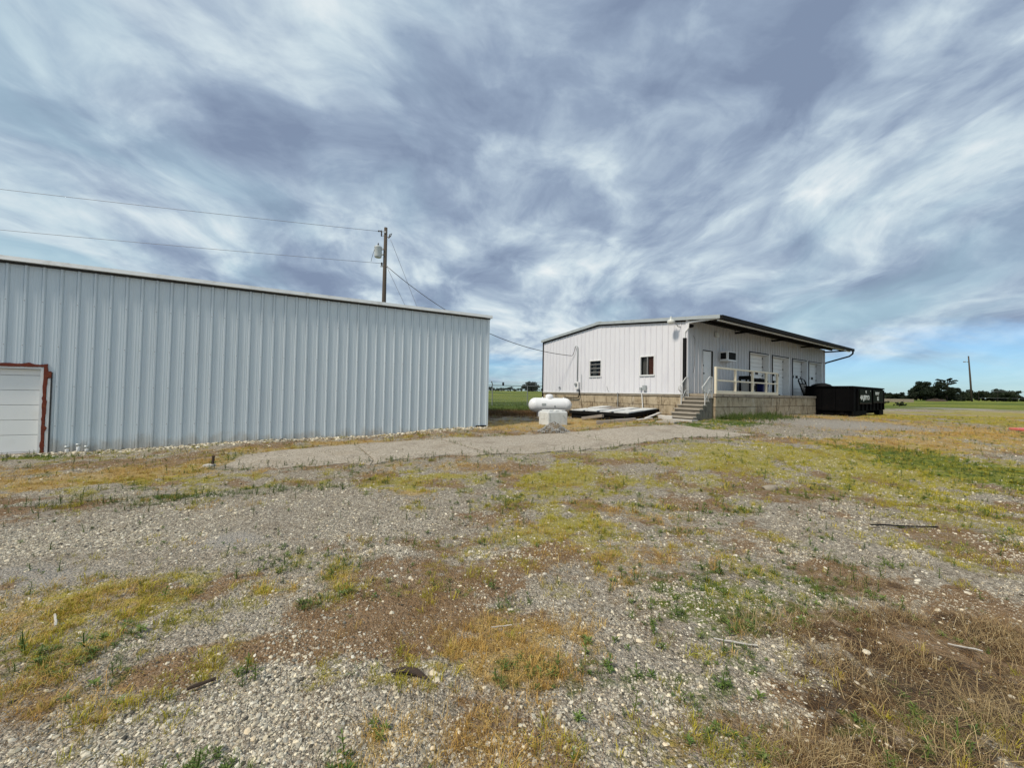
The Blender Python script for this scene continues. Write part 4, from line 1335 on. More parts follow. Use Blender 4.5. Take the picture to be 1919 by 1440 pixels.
def bl_box(u0, u1, v0, v1, d0, d1):
    vs = [bl(u0, v0, d0), bl(u1, v0, d0), bl(u1, v1, d0), bl(u0, v1, d0), bl(u0, v0, d1), bl(u1, v0, d1), bl(u1, v1, d1), bl(u0, v1, d1)]
    return MB().add(vs, [(0, 3, 2, 1), (4, 5, 6, 7), (0, 1, 5, 4), (1, 2, 6, 5), (2, 3, 7, 6), (3, 0, 4, 7)])


bl_box(0, 1, 0, 1, -.15, -.022).build('panel_core', 'slab_dark', sp)
bl_box(.03, .97, .03, .97, -.42, -.172).build('lower_panels', 'slab_dark', sp)
for i in range(2):
    for j in range(4):
        if (i, j) == (1, 2):
            continue
        o_ = rg.uniform(-.004, .02)
        u0, v0 = i * .5 + rg.uniform(.0, .05), j * .25 + rg.uniform(.0, .03)
        u1, v1 = i * .5 + rg.uniform(.44, .49), j * .25 + rg.uniform(.205, .235)
        bl_box(u0, u1, v0, v1, -.02, .012 + o_).build('panel', 'slab_white', sp)
bl_box(.46, .93, .52, .74, -.02, .006).build('panel', 'grey_wood', sp)

# timbers and broken boards on the ground in front


def timber(name, p0, p1, wd, ht, mt, label, cat='timber', bevel=.012, group=None, roll=0):
    p0, p1 = Vector(p0), Vector(p1)
    mid = (p0 + p1) / 2
    ln = (p1 - p0).length
    rg2 = random.Random(int(p0.x * 100) + int(p1.y * 37))
    mb = MB()
    n = 8
    for i in range(n + 1):
        x = -ln / 2 + ln * i / n
        for a, b in ((-1, -1), (1, -1), (1, 1), (-1, 1)):
            mb.v.append((x + (rg2.uniform(-.03, .03) if i in (0, n) else 0), a * wd / 2 * rg2.uniform(.88, 1.05), b * ht / 2 * rg2.uniform(.88, 1.05)))
    for i in range(n):
        for k in range(4):
            mb.f.append((i * 4 + k, i * 4 + (k + 1) % 4, i * 4 + 4 + (k + 1) % 4, i * 4 + 4 + k))
    mb.f.append((3, 2, 1, 0))
    mb.f.append((n * 4, n * 4 + 1, n * 4 + 2, n * 4 + 3))
    o = mb.build(name, mt, None, bevel=bevel)
    o.location = mid
    d = (p1 - p0).normalized()
    o.rotation_mode = 'QUATERNION'
    o.rotation_quaternion = d.to_track_quat('X', 'Z')
    return tag(o, label, cat, group)


timber('timber', (3.42, 14.9, gz(3.42, 14.9) + .07), (4.95, 15.0, gz(4.95, 15.0) + .05), .17, .15, 'grey_wood', 'long weathered grey timber lying before the panel stack')
timber('timber', (3.2, 16.9, gz(3.2, 16.9) + .07), (3.95, 16.15, gz(3.95, 16.15) + .22), .13, .13, 'grey_wood', 'short grey timber propped up on the panel stack')
timber('board', (5.0, 15.05, gz(5, 15) + .03), (5.75, 15.35, gz(5.75, 15.35) + .07), .16, .04, 'pale_wood', 'bleached flat board by the panel stack corner', 'board', .004)
timber('board', (5.5, 15.3, gz(5.5, 15.3) + .08), (6.25, 15.75, gz(6.25, 15.75) + .26), .14, .04, 'pale_wood', 'bleached splintered board rising over a log', 'board', .004)
timber('board', (5.75, 15.1, gz(5.75, 15.1) + .04), (6.5, 15.45, gz(6.5, 15.45) + .05), .12, .04, 'grey_wood', 'thin grey board lying beside the dock steps', 'board', .004)
timber('log', (6.05, 15.35, gz(6, 15.35) + .10), (6.45, 15.0, gz(6.45, 15) + .09), .18, .19, 'pale_wood', 'pale splintered log end by the dock steps', 'log', .03)

# ------------------------------------------------------------------ utility pole, transformer, wires
ux, uy = -7.32, 21.0
ug = gz(ux, uy)
up_ = thing('utility_pole', 'weathered wooden utility pole with insulators behind the blue building', 'utility pole', (ux, uy, ug))
PT = 10.83 - ug
MB().tube([(0, 0, -.4), (0, 0, PT * .5), (0, 0, PT)], [.145, .12, .09], 14).build('pole_shaft', 'wood', up_, smooth=True)
MB().box(-.05, .05, -.14, -.095, PT - .35, PT - .25).build('bracket', 'galv', up_)
MB().tube([(-.08, 0, PT - .22), (-.40, -.02, PT - .20)], .016, 6).build('deadend_rod', 'galv', up_)
for i in range(3):
    MB().lathe([(.0, -.03), (.045, -.02), (.06, 0), (.045, .02), (0, .03)], 10, 'X', (-.24 - .08 * i, -.02, PT - .205)).build('insulator', 'porcelain', up_, smooth=True)
MB().tube([(-.10, 0, PT - .46), (-.22, -.02, PT - .48), (-.23, -.02, PT - .25)], .018, 6).build('arrester_arm', 'galv', up_)
MB().lathe([(.02, -.15), (.045, -.10), (.03, -.05), (.05, 0), (.03, .05), (.045, .1), (.02, .15)], 10, 'Z', (-.23, -.02, PT - .36)).build('arrester', 'porcelain', up_, smooth=True)
MB().tube([(.09, 0, PT - .55), (.20, -.02, PT - .52), (.30, -.04, PT - .44)], .016, 6).build('cutout_arm', 'galv', up_)
MB().tube([(.18, -.04, PT - .62), (.30, -.04, PT - .50), (.36, -.04, PT - .34), (.25, -.04, PT - .38), (.18, -.04, PT - .62)], .022, 8).build('fuse_cutout', 'porcelain', up_)
for z in (PT - 2.12, PT - 2.05):
    MB().lathe([(.03, -.05), (.06, -.03), (.04, 0), (.06, .03), (.03, .05)], 10, 'Z', (-.17, -.02, z)).build('spool_insulator', 'porcelain', up_)
MB().box(-.25, .16, -.03, .03, PT - 2.24, PT - 2.19).build('spool_clevis', 'galv', up_)
MB().tube([(.10, -.06, PT - 2.2), (.22, -.08, PT - 2.3)], .014, 6).build('wire_clamp', 'galv', up_)

tf = thing('pole_transformer', 'pale grey can transformer hung on the utility pole', 'transformer', (ux - .36, uy - .12, 9.10))
MB().lathe([(0, -.02), (.17, -.02), (.19, .0), (.20, .05), (.20, .50), (.215, .52), (.215, .56), (.16, .62), (0, .65)], 20).build('can', 'grey_can', tf, smooth=True)
MB().lathe([(.03, .62), (.05, .66), (.03, .70), (.045, .74), (.02, .80), (0, .81)], 10).build('bushing', 'porcelain', tf, smooth=True)
for z in (.12, .42):
    MB().box(.15, .30, -.05, .05, z, z + .06).build('hanger_bracket', 'grey_can', tf)
for a in (2.4, 3.14):
    MB().lathe([(.02, .0), (.035, .03), (0, .05)], 8, 'X', (-.22, .06 * (a - 2.8), .40)).build('side_bushing', 'porcelain', tf)


def wire(name, p0, p1, sag, r, label, mt='wire', n=40, group=None, cat='wire'):
    p0, p1 = Vector(p0), Vector(p1)
    pts = []
    for i in range(n + 1):
        t = i / n
        p = p0.lerp(p1, t)
        p.z -= sag * 4 * t * (1 - t)
        pts.append(p - p0)
    o = MB().tube(pts, r, 5).build(name, mt, None, smooth=True)
    o.location = p0
    return tag(o, label, cat, group)


dl = Vector((-23.75 + 7.6, 17 - 21, 0))
wire('power_line', (ux - .44, uy - .02, 10.62), (ux - .44 + dl.x * 3.2, uy + dl.y * 3.2, 11.4), .35, .011, 'thin upper power line running to the utility pole top', 'wire_pale')
wire('power_line', (ux - .2, uy - .03, 8.78), (ux - .2 + dl.x * 3.2, uy + dl.y * 3.2, 9.2), .30, .011, 'thin lower power line running to the pole below the transformer', 'wire_pale')
ge = loc2(-.12, 7.06, 3.82)
wire('service_drop', (ux + .2, uy - .08, 8.55), ge, 1.0, .018, 'sagging dark service cable from utility pole to dock building gable')
wire('service_loop', ge, loc2(-.10, 6.80, 4.24), .12, .015, 'short looping cable hanging from the mast on the white gable', n=12)
an = (-2.95, 21.4, gz(-2.95, 21.4))
wire('guy_wire', (ux + .3, uy - .04, 10.15), an, .05, .011, 'thin guy wire slanting from the fuse cutout near the pole top', 'wire_pale')
wire('guy_wire', (ux + .12, uy - .02, 8.6), (an[0] - .15, an[1], an[2]), .05, .011, 'thin guy wire slanting from the pole below the transformer', 'wire_pale')
wire('jumper_wire', (ux - .57, uy - .12, 9.5), (ux - .75, uy - .1, 8.86), -.05, .012, 'short jumper wire looping from transformer side to lower line', n=10)

# ------------------------------------------------------------------ fence behind, between the buildings
p0, p1 = Vector((-1.46, 27.9, 0)), Vector((1.20, 28.8, 0))
fd = (p1 - p0)
fang = math.atan2(fd.y, fd.x)
fs0 = p0 - fd * 3
fl = fd.length
fe = thing('chain_link_fence', 'tall chain link fence with barbed wire arms before the green field', 'fence', (fs0.x, fs0.y, 0), fang)
NP = 8
pz = []
for i in range(NP):
    q = fs0 + fd * i
    z = gz(q.x, q.y)
    pz.append(z)
    MB().tube([(i * fl, 0, z - .3), (i * fl, 0, z + 1.85), (i * fl - .03, -.06, z + 1.92), (i * fl - .14, -.22, z + 2.12)], .035, 8).build('post', 'galv', fe)
for i in range(NP - 1):
    MB().tube([(i * fl, 0, pz[i] + 1.82), ((i + 1) * fl, 0, pz[i + 1] + 1.82)], .026, 8).build('top_rail', 'galv', fe)
    for k, (dy, dzz) in enumerate(((-.08, 1.96), (-.15, 2.04), (-.21, 2.11))):
        MB().tube([(i * fl, dy, pz[i] + dzz), ((i + 1) * fl, dy, pz[i + 1] + dzz - .0)], .006, 4).build('barbed_wire', 'galv', fe)
    ms = MB()
    a = i * fl
    h = 1.75
    st_ = .11
    k = -h
    while k < fl:
        for sgn in (1, -1):
            x0, x1 = max(k, 0), min(k + h, fl)
            if x1 - x0 < .03:
                continue
            z0, z1 = (x0 - k), (x1 - k)
            if sgn < 0:
                z0, z1 = h - z0, h - z1
            zb_ = pz[i] + .04
            ms.beam((a + x0, .012 * sgn, zb_ + z0), (a + x1, .012 * sgn, zb_ + z1), .004, .004, (0, 1, 0))
        k += st_
    kind(ms.build('wire_mesh', 'galv', fe), 'stuff')
MB().box(3 * fl + .78, 3 * fl + .9, -.05, .05, pz[3] + 1.80, pz[3] + 2.06).build('line_tensioner', 'black', fe)

# ------------------------------------------------------------------ far things on the right
lx, ly = 98.2, 80.0
lg = gz(lx, ly)
lpole = thing('street_light', 'tall leaning wooden light pole with side arm lamp beyond the hedge', 'street light', (lx, ly, lg))
MB().tube([(.35, 0, -.5), (0, 0, 5.2), (-.32, 0, 9.75)], [.17, .14, .10], 10).build('pole_shaft', 'wood', lpole, smooth=True)
MB().tube([(-.24, 0, 8.0), (-.45, -.1, 8.35), (-.8, -.15, 8.5), (-1.25, -.2, 8.5)], .05, 8).build('lamp_arm', 'galv', lpole)
MB().lathe([(0, .12), (.14, .08), (.22, -.02), (.16, -.12), (0, -.14)], 12, 'Z', (-1.45, -.2, 8.5)).build('lamp_head', 'galv', lpole, smooth=True)

fx, fy = 112.5, 90.0
f2 = thing('pipe_fence', 'grey pipe frame fence standing before the right hand hedge', 'fence', (fx, fy, gz(fx, fy)), R(-2))
for i, x in enumerate((0, 4.4, 9.0, 12.5, 16.5, 21.0)):
    MB().tube([(x + (.5 if i == 3 else 0), 0, -.2), (x, 0, 2.4)], .035, 6).build('post', 'bark', f2)
MB().tube([(0, 0, 2.4), (21, 0, 2.4)], .035, 6).build('rail', 'galv', f2)
MB().tube([(0, 0, .8), (21, 0, .8)], .025, 6).build('rail', 'galv', f2)

lw = tag(MB().box(-4.5, 4.5, -.3, .3, -.2, .55).build('low_wall', 'ledge', None, bevel=.03), 'low dark concrete wall in the grass behind the dumpster', 'wall')
lw.location = (66, 66, gz(66, 66))
lw.rotation_euler = (0, 0, R(-3))
dmd = MB()
rg = random.Random(31)
dmd.lathe([(2.2, -.1), (1.7, .22), (1.1, .42), (.5, .55), (0, .58)], 18)
dmd.v = [(v[0] + rg.uniform(-.25, .25), v[1] * .6 + rg.uniform(-.2, .2), max(-.1, v[2] + rg.uniform(-.12, .12))) for v in dmd.v]
o = tag(dmd.build('brush_mound', 'rot_wood', None, smooth=True), 'low brown brush mound in the grass before the dark tree', 'mound')
o.location = (91, 80, gz(91, 80) - .12)
rs = tag(MB().box(-.55, .75, -.3, .3, .0, .12).build('red_sheet', 'red_sheet', None, bevel=.02), 'faded red plastic sheet lying in dry grass', 'sheet')
rs.location = (19.2, 14.0, gz(19.2, 14.0) + .02)
rs.rotation_euler = (R(3), 0, R(10))
rs.scale = (.7, .7, .7)

# ------------------------------------------------------------------ trees and bushes


def leaves(rg, centers, n, size, flat=.7):
    mb = MB()
    for _ in range(n):
        c, r_ = centers[rg.randrange(len(centers))]
        d = Vector((rg.gauss(0, 1), rg.gauss(0, 1), rg.gauss(0, 1))).normalized() * (r_ * rg.random() ** .45)
        d.z *= flat
        p = c + d
        s = size * rg.uniform(.5, 1.3)
        a = Vector((rg.gauss(0, 1), rg.gauss(0, 1), rg.gauss(0, .6))).normalized()
        b = a.orthogonal().normalized()
        b.rotate(Matrix.Rotation(rg.uniform(0, 6.28), 3, a))
        cx = a.cross(b)
        mb.add([p - b * s, p + cx * s * .45, p + b * s, p - cx * s * .45], [(0, 1, 2, 3)])
    return mb


def tree(name, label, cat, x, y, h, w_, seed, nl=1400, size=.30, leaf='leaf_dark', bare=False, group=None):
    rg = random.Random(seed)
    t = thing(name, label, cat, (x, y, gz(x, y) - .05), 0, group)
    tr = MB()
    th = h * .34
    r0 = .03 * h + .03
    tr.tube([(0, 0, 0), (rg.uniform(-.1, .1), 0, th * .6), (rg.uniform(-.2, .2), rg.uniform(-.2, .2), th)], [r0, r0 * .8, r0 * .6], 8)
    cents = []
    for i in range(9):
        a = rg.uniform(0, 6.28)
        rr_ = w_ * .5 * rg.uniform(.25, .95)
        z = h * rg.uniform(.45, .92) - rr_ * .12
        tip = Vector((rr_ * math.cos(a), rr_ * math.sin(a), z))
        mid = Vector((tip.x * .45, tip.y * .45, th + (z - th) * .6))
        tr.tube([(0, 0, th * .8), mid, tip], [r0 * .5, r0 * .32, r0 * .12], 6)
        cents.append((tip, min(w_, h) * rg.uniform(.14, .26)))
        cents.append((mid, min(w_, h) * rg.uniform(.12, .24)))
    for i in range(int(w_ * 2.2)):
        a = rg.uniform(0, 6.28)
        rr_ = w_ * .5 * rg.uniform(.3, 1.0)
        cents.append((Vector((rr_ * math.cos(a), rr_ * math.sin(a), h * rg.uniform(.12, .55))), min(w_, h) * rg.uniform(.10, .2)))
    tr.build('trunk', 'bark', t)
    leaves(rg, cents, nl, size).build('crown', leaf, t)
    return t


tree('broad_tree', 'broad dark leafy tree standing left of the light pole', 'tree', 98.0, 88, 4.6, 7.4, 3, 6500, .26)
tree('dense_bush', 'dense dark round bush growing under the broad tree', 'bush', 102.3, 89, 3.5, 7.5, 5, 5200, .26)
# sparse flat-topped tree with branches reaching out above the rest
sx_, sy_ = 103.0, 88.5
stt = thing('sparse_tree', 'sparse crooked tree with flat topped branches above the dark bushes', 'tree', (sx_, sy_, gz(sx_, sy_) - .05))
rg = random.Random(9)
tr = MB()
tr.tube([(0, 0, 0), (.1, 0, 2.5), (.3, 0, 4.6), (.2, 0, 5.8)], [.22, .18, .12, .07], 8)
cents = []
for a, z, ln in ((1, 6.1, 2.3), (-1, 6.3, 2.4), (1, 5.4, 1.4), (-1, 5.2, 1.3), (.5, 6.6, .8)):
    tip = Vector((a * ln, rg.uniform(-.6, .6), z))
    tr.tube([(.2, 0, z - 1.0), (a * ln * .5, 0, z - .25), tip], [.09, .06, .03], 6)
    for k in range(5):
        cents.append((Vector((.2, 0, z - .5)).lerp(tip, .3 + .18 * k), .34))
cents += [(Vector((rg.uniform(-1.2, 1.4), rg.uniform(-.6, .6), rg.uniform(3.4, 5.0))), .55) for _ in range(8)]
tr.build('trunk', 'bark', stt)
leaves(rg, cents, 1500, .24, .45).build('crown', 'leaf_dark', stt)
stt.scale = (.95, .95, .80)
rg = random.Random(17)
x = 88.0
k = 0
while x < 137:
    h = rg.uniform(2.0, 2.8)
    if 113 < x < 131:
        h *= 1.2
    wd_ = rg.uniform(3.0, 5.0)
    tree('hedge_bush', 'dark bush in the hedgerow along the far right field edge', 'bush', x + wd_ / 2, 94 + rg.uniform(-1.5, 3), h, wd_ * 1.5, 100 + k, 2600, .26, rg.choice(['leaf_dark', 'leaf_mid', 'leaf_dark']), group='hedgerow bushes beyond the right field')
    x += wd_ * .7
    k += 1
for i, (x, y, h, w2) in enumerate(((42.8, 43.5, .75, 1.6), (44.6, 43.0, .6, 1.3), (40.8, 44.0, .6, 1.5), (43.8, 45.2, .55, 1.4))):
    tree('low_shrub', 'small dark shrub in the grass between dumpster and low wall', 'shrub', x, y, h, w2, 300 + i, 260, .11, 'leaf_mid', group='low shrubs beyond the dumpster')
# left gap, far across the field
tree('field_tree', 'round dark tree across the green field behind the fence', 'tree', 10.2, 215, 6.6, 10.5, 41, 3800, .42)
rg = random.Random(23)
x = -26.0
k = 0
while x < 32:
    wd_ = rg.uniform(4.5, 8)
    tree('field_bush', 'low dark bush in the tree line across the green field', 'bush', x + wd_ / 2, 232 + rg.uniform(-5, 6), rg.uniform(2.6, 4.2), wd_ * 1.2, 400 + k, 800, .36, rg.choice(['leaf_dark', 'leaf_mid']), group='bushes across the green field')
    x += wd_ * .85
    k += 1

# ------------------------------------------------------------------ odds and ends on the gravel


def lay_on(o, x, y, rz=0, dz_=0.0):
    o.location = (x, y, gz(x, y) + dz_)
    o.rotation_euler = (0, 0, rz)
    return o


rg = random.Random(3)
mb = MB()
n = 9
for i in range(n + 1):
    t = i / n
    x = -.10 + .22 * t
    r_ = .022 * (1 - abs(2 * t - .9) ** 2 * .75)
    for a in range(7):
        an_ = a / 7 * 6.283
        mb.v.append((x + rg.uniform(-.006, .006), -.035 * (t - .5) ** 2 * 4 + r_ * 1.2 * math.cos(an_) * rg.uniform(.65, 1.3), .010 + r_ * .55 * math.sin(an_) * rg.uniform(.55, 1.35)))
for i in range(n):
    for a in range(7):
        mb.f.append((i * 7 + a, i * 7 + (a + 1) % 7, i * 7 + 7 + (a + 1) % 7, i * 7 + 7 + a))
o = tag(mb.build('wood_chunk', 'rot_wood', None), 'dark rotten splintered wood chunk lying on the gravel', 'wood')
lay_on(o, -.54, 2.14, R(-14), .012)


def stick(label, x, y, ln, rz, mt, r_=.006, dz_=.02, cat='stick', name='stick', n=5):
    rg2 = random.Random(int(abs(x) * 1000))
    pts = [(-ln / 2 + ln * i / n, rg2.uniform(-.01, .01) * ln * 1.2, rg2.uniform(0, .004)) for i in range(n + 1)]
    o = MB().tube(pts, [r_ * rg2.uniform(.7, 1.1) for _ in pts], 6).build(name, mt, None)
    return tag(lay_on(o, x, y, rz, dz_), label, cat)


stick('thin white stick lying on bare gravel past green weeds', 1.46, 2.43, .25, R(-14), 'pale_wood', .005)
stick('short bone white stick lying in yellow grass', -3.03, 2.54, .19, R(-38), 'pale_wood', .008)
stick('thin pale curved twig lying in the brown grass', -.04, 2.55, .14, R(12), 'pale_wood', .004)
stick('black stick of burnt wood lying among gravel and brown grass', -1.62, 2.02, .12, R(40), 'rot_wood', .010)
stick('long thin black pipe lying in green weeds', 4.63, 4.42, .75, R(-4), 'black', .009, .03, 'pipe', 'pipe')
stick('long white lath lying in dark brown straw', 2.92, 2.42, .16, R(-22), 'pale_wood', .005)
mb = MB()
vs, fs = stone_mesh(random.Random(4), .16, 2)
mb.add(vs, fs)
o = tag(mb.build('concrete_lump', 'ledge', None), 'rough tan lump of broken concrete in green weeds', 'concrete lump')
lay_on(o, 4.25, 6.15, .4, .0)
o.scale = (1.25, .8, .6)
# broken marker post by the yellow grass
mp = thing('marker_post', 'short broken wooden stake on a white block by yellow grass', 'stake', (-6.17, 7.75, gz(-6.17, 7.75)))
MB().beam((.02, 0, -.05), (.03, 0, .22), .035, .035, (0, 1, 0)).build('stake', 'rot_wood', mp)
MB().box(-.12, .06, -.09, .05, -.02, .045).build('base_block', 'pale_wood', mp, bevel=.01)
# pipe stubs at the foot of the blue wall
c1, s1 = math.cos(R(28)), math.sin(R(28))
for i, (lxx, hgt, lab) in enumerate(((-11.62, .17, 'short white pipe stub at the blue wall nearest the rusty door'), (-11.42, .22, 'tallest white pipe stub at the foot of the blue wall'), (-11.27, .16, 'white pipe stub at the blue wall farthest from the rusty door'))):
    wx, wy = -1.0 + c1 * lxx + s1 * .14, 15.04 + s1 * lxx - c1 * .14
    ps = thing('pipe_stub', lab, 'pipe', (wx, wy, gz(wx, wy) - .02))
    MB().tube([(0, 0, -.05), (0, 0, hgt)], .035, 12).build('pipe', 'white_paint', ps, smooth=True)
    MB().lathe([(.0, hgt + .02), (.046, hgt + .018), (.05, hgt - .04), (.036, hgt - .042)], 12).build('cap', 'trim_grey', ps, smooth=True)
# ------------------------------------------------------------------ loose stone, grass and weeds (uncountable: one object each)
rng = np.random.default_rng(5)


def proto_coll(name, meshes, material):
    c = bpy.data.collections.new(name)
    for i, (vs, fs) in enumerate(meshes):
        me = bpy.data.meshes.new('%s_%02d' % (name, i))
        me.from_pydata([tuple(v) for v in vs], [], fs)
        me.update()
        me.materials.append(M[material])
        o = bpy.data.objects.new('%s_%02d' % (name, i), me)
        c.objects.link(o)
    return c


def scatter(name, coll, pos, rot, scl, idx, tint, label=None):
    me = bpy.data.meshes.new(name)
    n = len(pos)
    me.vertices.add(n)
    me.vertices.foreach_set('co', np.asarray(pos, np.float32).ravel())
    for nm, ty, arr, key in (('rot', 'FLOAT_VECTOR', rot, 'vector'), ('scl', 'FLOAT_VECTOR', scl, 'vector'), ('pick', 'INT', idx, 'value')):
        at = me.attributes.new(nm, ty, 'POINT')
        at.data.foreach_set(key, np.asarray(arr, np.int32 if ty == 'INT' else np.float32).ravel())
    at = me.attributes.new('tint', 'FLOAT_COLOR', 'POINT')
    at.data.foreach_set('color', np.concatenate([tint, np.ones((n, 1))], 1).astype(np.float32).ravel())
    o = bpy.data.objects.new(name, me)
    COL.objects.link(o)
    kind(o, 'stuff')
    if label:
        o['label'] = label
        o['category'] = name.replace('_', ' ')
    ng = bpy.data.node_groups.new(name + '_scatter', 'GeometryNodeTree')
    ng.interface.new_socket('Geometry', in_out='INPUT', socket_type='NodeSocketGeometry')
    ng.interface.new_socket('Geometry', in_out='OUTPUT', socket_type='NodeSocketGeometry')
    N = ng.nodes.new
    gi, go = N('NodeGroupInput'), N('NodeGroupOutput')
    ci = N('GeometryNodeCollectionInfo')
    ci.inputs['Collection'].default_value = coll
    ci.inputs['Separate Children'].default_value = True
    ci.inputs['Reset Children'].default_value = True
    ip = N('GeometryNodeInstanceOnPoints')
    ip.inputs['Pick Instance'].default_value = True

    def na(nm, ty):
        a = N('GeometryNodeInputNamedAttribute')
        a.data_type = ty
        a.inputs['Name'].default_value = nm
        return a.outputs[0]
    L = ng.links.new
    L(gi.outputs[0], ip.inputs['Points'])
    L(ci.outputs[0], ip.inputs['Instance'])
    L(na('pick', 'INT'), ip.inputs['Instance Index'])
    L(na('rot', 'FLOAT_VECTOR'), ip.inputs['Rotation'])
    L(na('scl', 'FLOAT_VECTOR'), ip.inputs['Scale'])
    L(ip.outputs[0], go.inputs[0])
    md = o.modifiers.new('scatter', 'NODES')
    md.node_group = ng
    return o


def in_slab(x, y):
    ok = np.zeros(x.shape, bool)
    for (f0, n0), (f1_, n1) in zip(ROAD, ROAD[1:]):
        poly = [f0, f1_, n1, n0]
        ins = np.ones(x.shape, bool)
        for i in range(4):
            ax, ay = poly[i]
            bx, by = poly[(i + 1) % 4]
            ins &= ((bx - ax) * (y - ay) - (by - ay) * (x - ax)) <= 0
        ok |= ins
    return ok


def blocked(x, y):
    a = R(28)
    u = (x + 1) * math.cos(a) + (y - 15.04) * math.sin(a)
    v = -(x + 1) * math.sin(a) + (y - 15.04) * math.cos(a)
    b = (u > -19.4) & (u < .05) & (v > -.05) & (v < 7.2)
    u = (x - O2[0]) * math.cos(A2) + (y - O2[1]) * math.sin(A2)
    v = -(x - O2[0]) * math.sin(A2) + (y - O2[1]) * math.cos(A2)
    b |= (u > -.06) & (u < LEN2) & (v > -1.3) & (v < WID2 + .1)
    b |= (u > -1.8) & (u < 0) & (v > -1.25) & (v < 0)
    return b


def cand(n, y0, y1, pw=1.0, spread=1.55, pad=1.0):
    y = y0 + (y1 - y0) * rng.random(n) ** pw
    x = (rng.random(n) * 2 - 1) * (spread * np.maximum(y, 0) + pad)
    return x, y


def surf(x, y):
    near = np.exp(-(y / 14) ** 2)
    return gh(x, y) + near * .05 * (fbm(x, y, 1.6, 4, 5) - .5) + .025 * near * (fbm(x, y, 7, 3, 15) - .5)


# --- stones
rg = random.Random(55)
stones = proto_coll('stone_shape', [stone_mesh(rg, 1.0, 1) for _ in range(10)], 'stone')
parts = []
for n, y0, y1, pw, rmin, rmax in ((170000, .9, 3.2, 1.1, .0025, .0075), (170000, .9, 4.2, 1.15, .0035, .0155), (130000, 3.6, 9.5, 1.25, .006, .019), (30000, 9, 17, 1.2, .010, .028)):
    x, y = cand(n, y0, y1, pw, 1.5, .8)
    z = zones(x, y)
    cov = np.clip(.45 * z['g'] + .6 * z['d'] + .6 * z['b'] + .85 * z['k'] + .5 * z['f'] + .7 * z['p'], 0, .93)
    patch = .25 + .75 * sst(fbm(x, y, 1.7, 4, 71), .38, .60)
    keep = (rng.random(n) < (1 - cov) * patch) & ~blocked(x, y) & ~(in_slab(x, y) & (rng.random(n) < .62 + .36 * sst(fbm(x, y, .9, 4, 123) + .08 * (x + 2.5), .40, .55)))
    x, y = x[keep], y[keep]
    m_ = len(x)
    coarse = np.clip(sst(fbm(x, y, .9, 3, 91), .45, .68) * .7 + sst(-y, -2.5, -1.7) * sst(-x, -1.2, .3), 0, 1)
    r_ = rmin + (rmax - rmin) * rng.random(m_) ** (6.0 - 3.6 * coarse)
    parts.append((x, y, r_))
# coarse stones heaped along the foot of the blue wall
m_ = 5000
u = -rng.random(m_) * 19
v = -(.02 + np.abs(rng.normal(0, .33, m_)))
a = R(28)
x, y = -1 + u * math.cos(a) - v * math.sin(a), 15.04 + u * math.sin(a) + v * math.cos(a)
k_ = ~((u < DX1 + .1) & (v > -.25))
parts.append((x[k_], y[k_], .018 + .04 * rng.random(k_.sum()) ** 2))
# a few big pale stones
m_ = 420
x, y = cand(m_, 1.3, 8, 1.2)
parts.append((x, y, .012 + .014 * rng.random(m_) ** 2))
x, y, r_ = (np.concatenate([p[i] for p in parts]) for i in range(3))
n = len(x)
br = np.clip(rng.normal(.43, .19, n), .06, .76)
br[-420:] = .62
warm = rng.random(n)
tint = np.stack([br * (1.05 + .05 * warm), br * (.965 - .03 * (warm - .5)), br * (.82 - .14 * warm)], 1)
tan = rng.random(n) < .05
tint[tan] = np.stack([br[tan] * 1.1, br[tan] * .9, br[tan] * .62], 1)
pos = np.stack([x, y, surf(x, y) + r_ * rng.uniform(-.45, .18, n) + .034 * in_slab(x, y)], 1)
rot = np.stack([rng.normal(0, .35, n), rng.normal(0, .35, n), rng.random(n) * 6.28], 1)
scl = r_[:, None] * rng.uniform(.8, 1.2, (n, 3))
scatter('gravel', stones, pos, rot, scl, rng.integers(0, 10, n), tint)

# --- grass shapes


def tuft(rg, nb, hgt, wd, spread, lean, rad=.03, droop=.35):
    vs, fs = [], []
    for _ in range(nb):
        a = rg.uniform(0, 6.283)
        r0 = rad * math.sqrt(rg.random())
        b = Vector((r0 * math.cos(a), r0 * math.sin(a), -.005))
        h = hgt * rg.uniform(.45, 1.1)
        da = a + rg.uniform(-1.2, 1.2)
        out = Vector((math.cos(da), math.sin(da), 0))
        ln = lean * rg.uniform(.2, 1.2)
        side = Vector((-out.y, out.x, 0)) * (wd * rg.uniform(.6, 1.2) / 2)
        pm = b + out * (h * ln * .45) + Vector((0, 0, h * .62 * (1 - .3 * ln)))
        pt_ = b + out * (h * (ln + droop * rg.random())) + Vector((0, 0, h * max(.08, 1 - .75 * ln)))
        k = len(vs)
        vs += [b - side, b + side, pm + side * .8, pm - side * .8, pt_]
        fs += [(k, k + 1, k + 2, k + 3), (k + 3, k + 2, k + 4)]
    return vs, fs


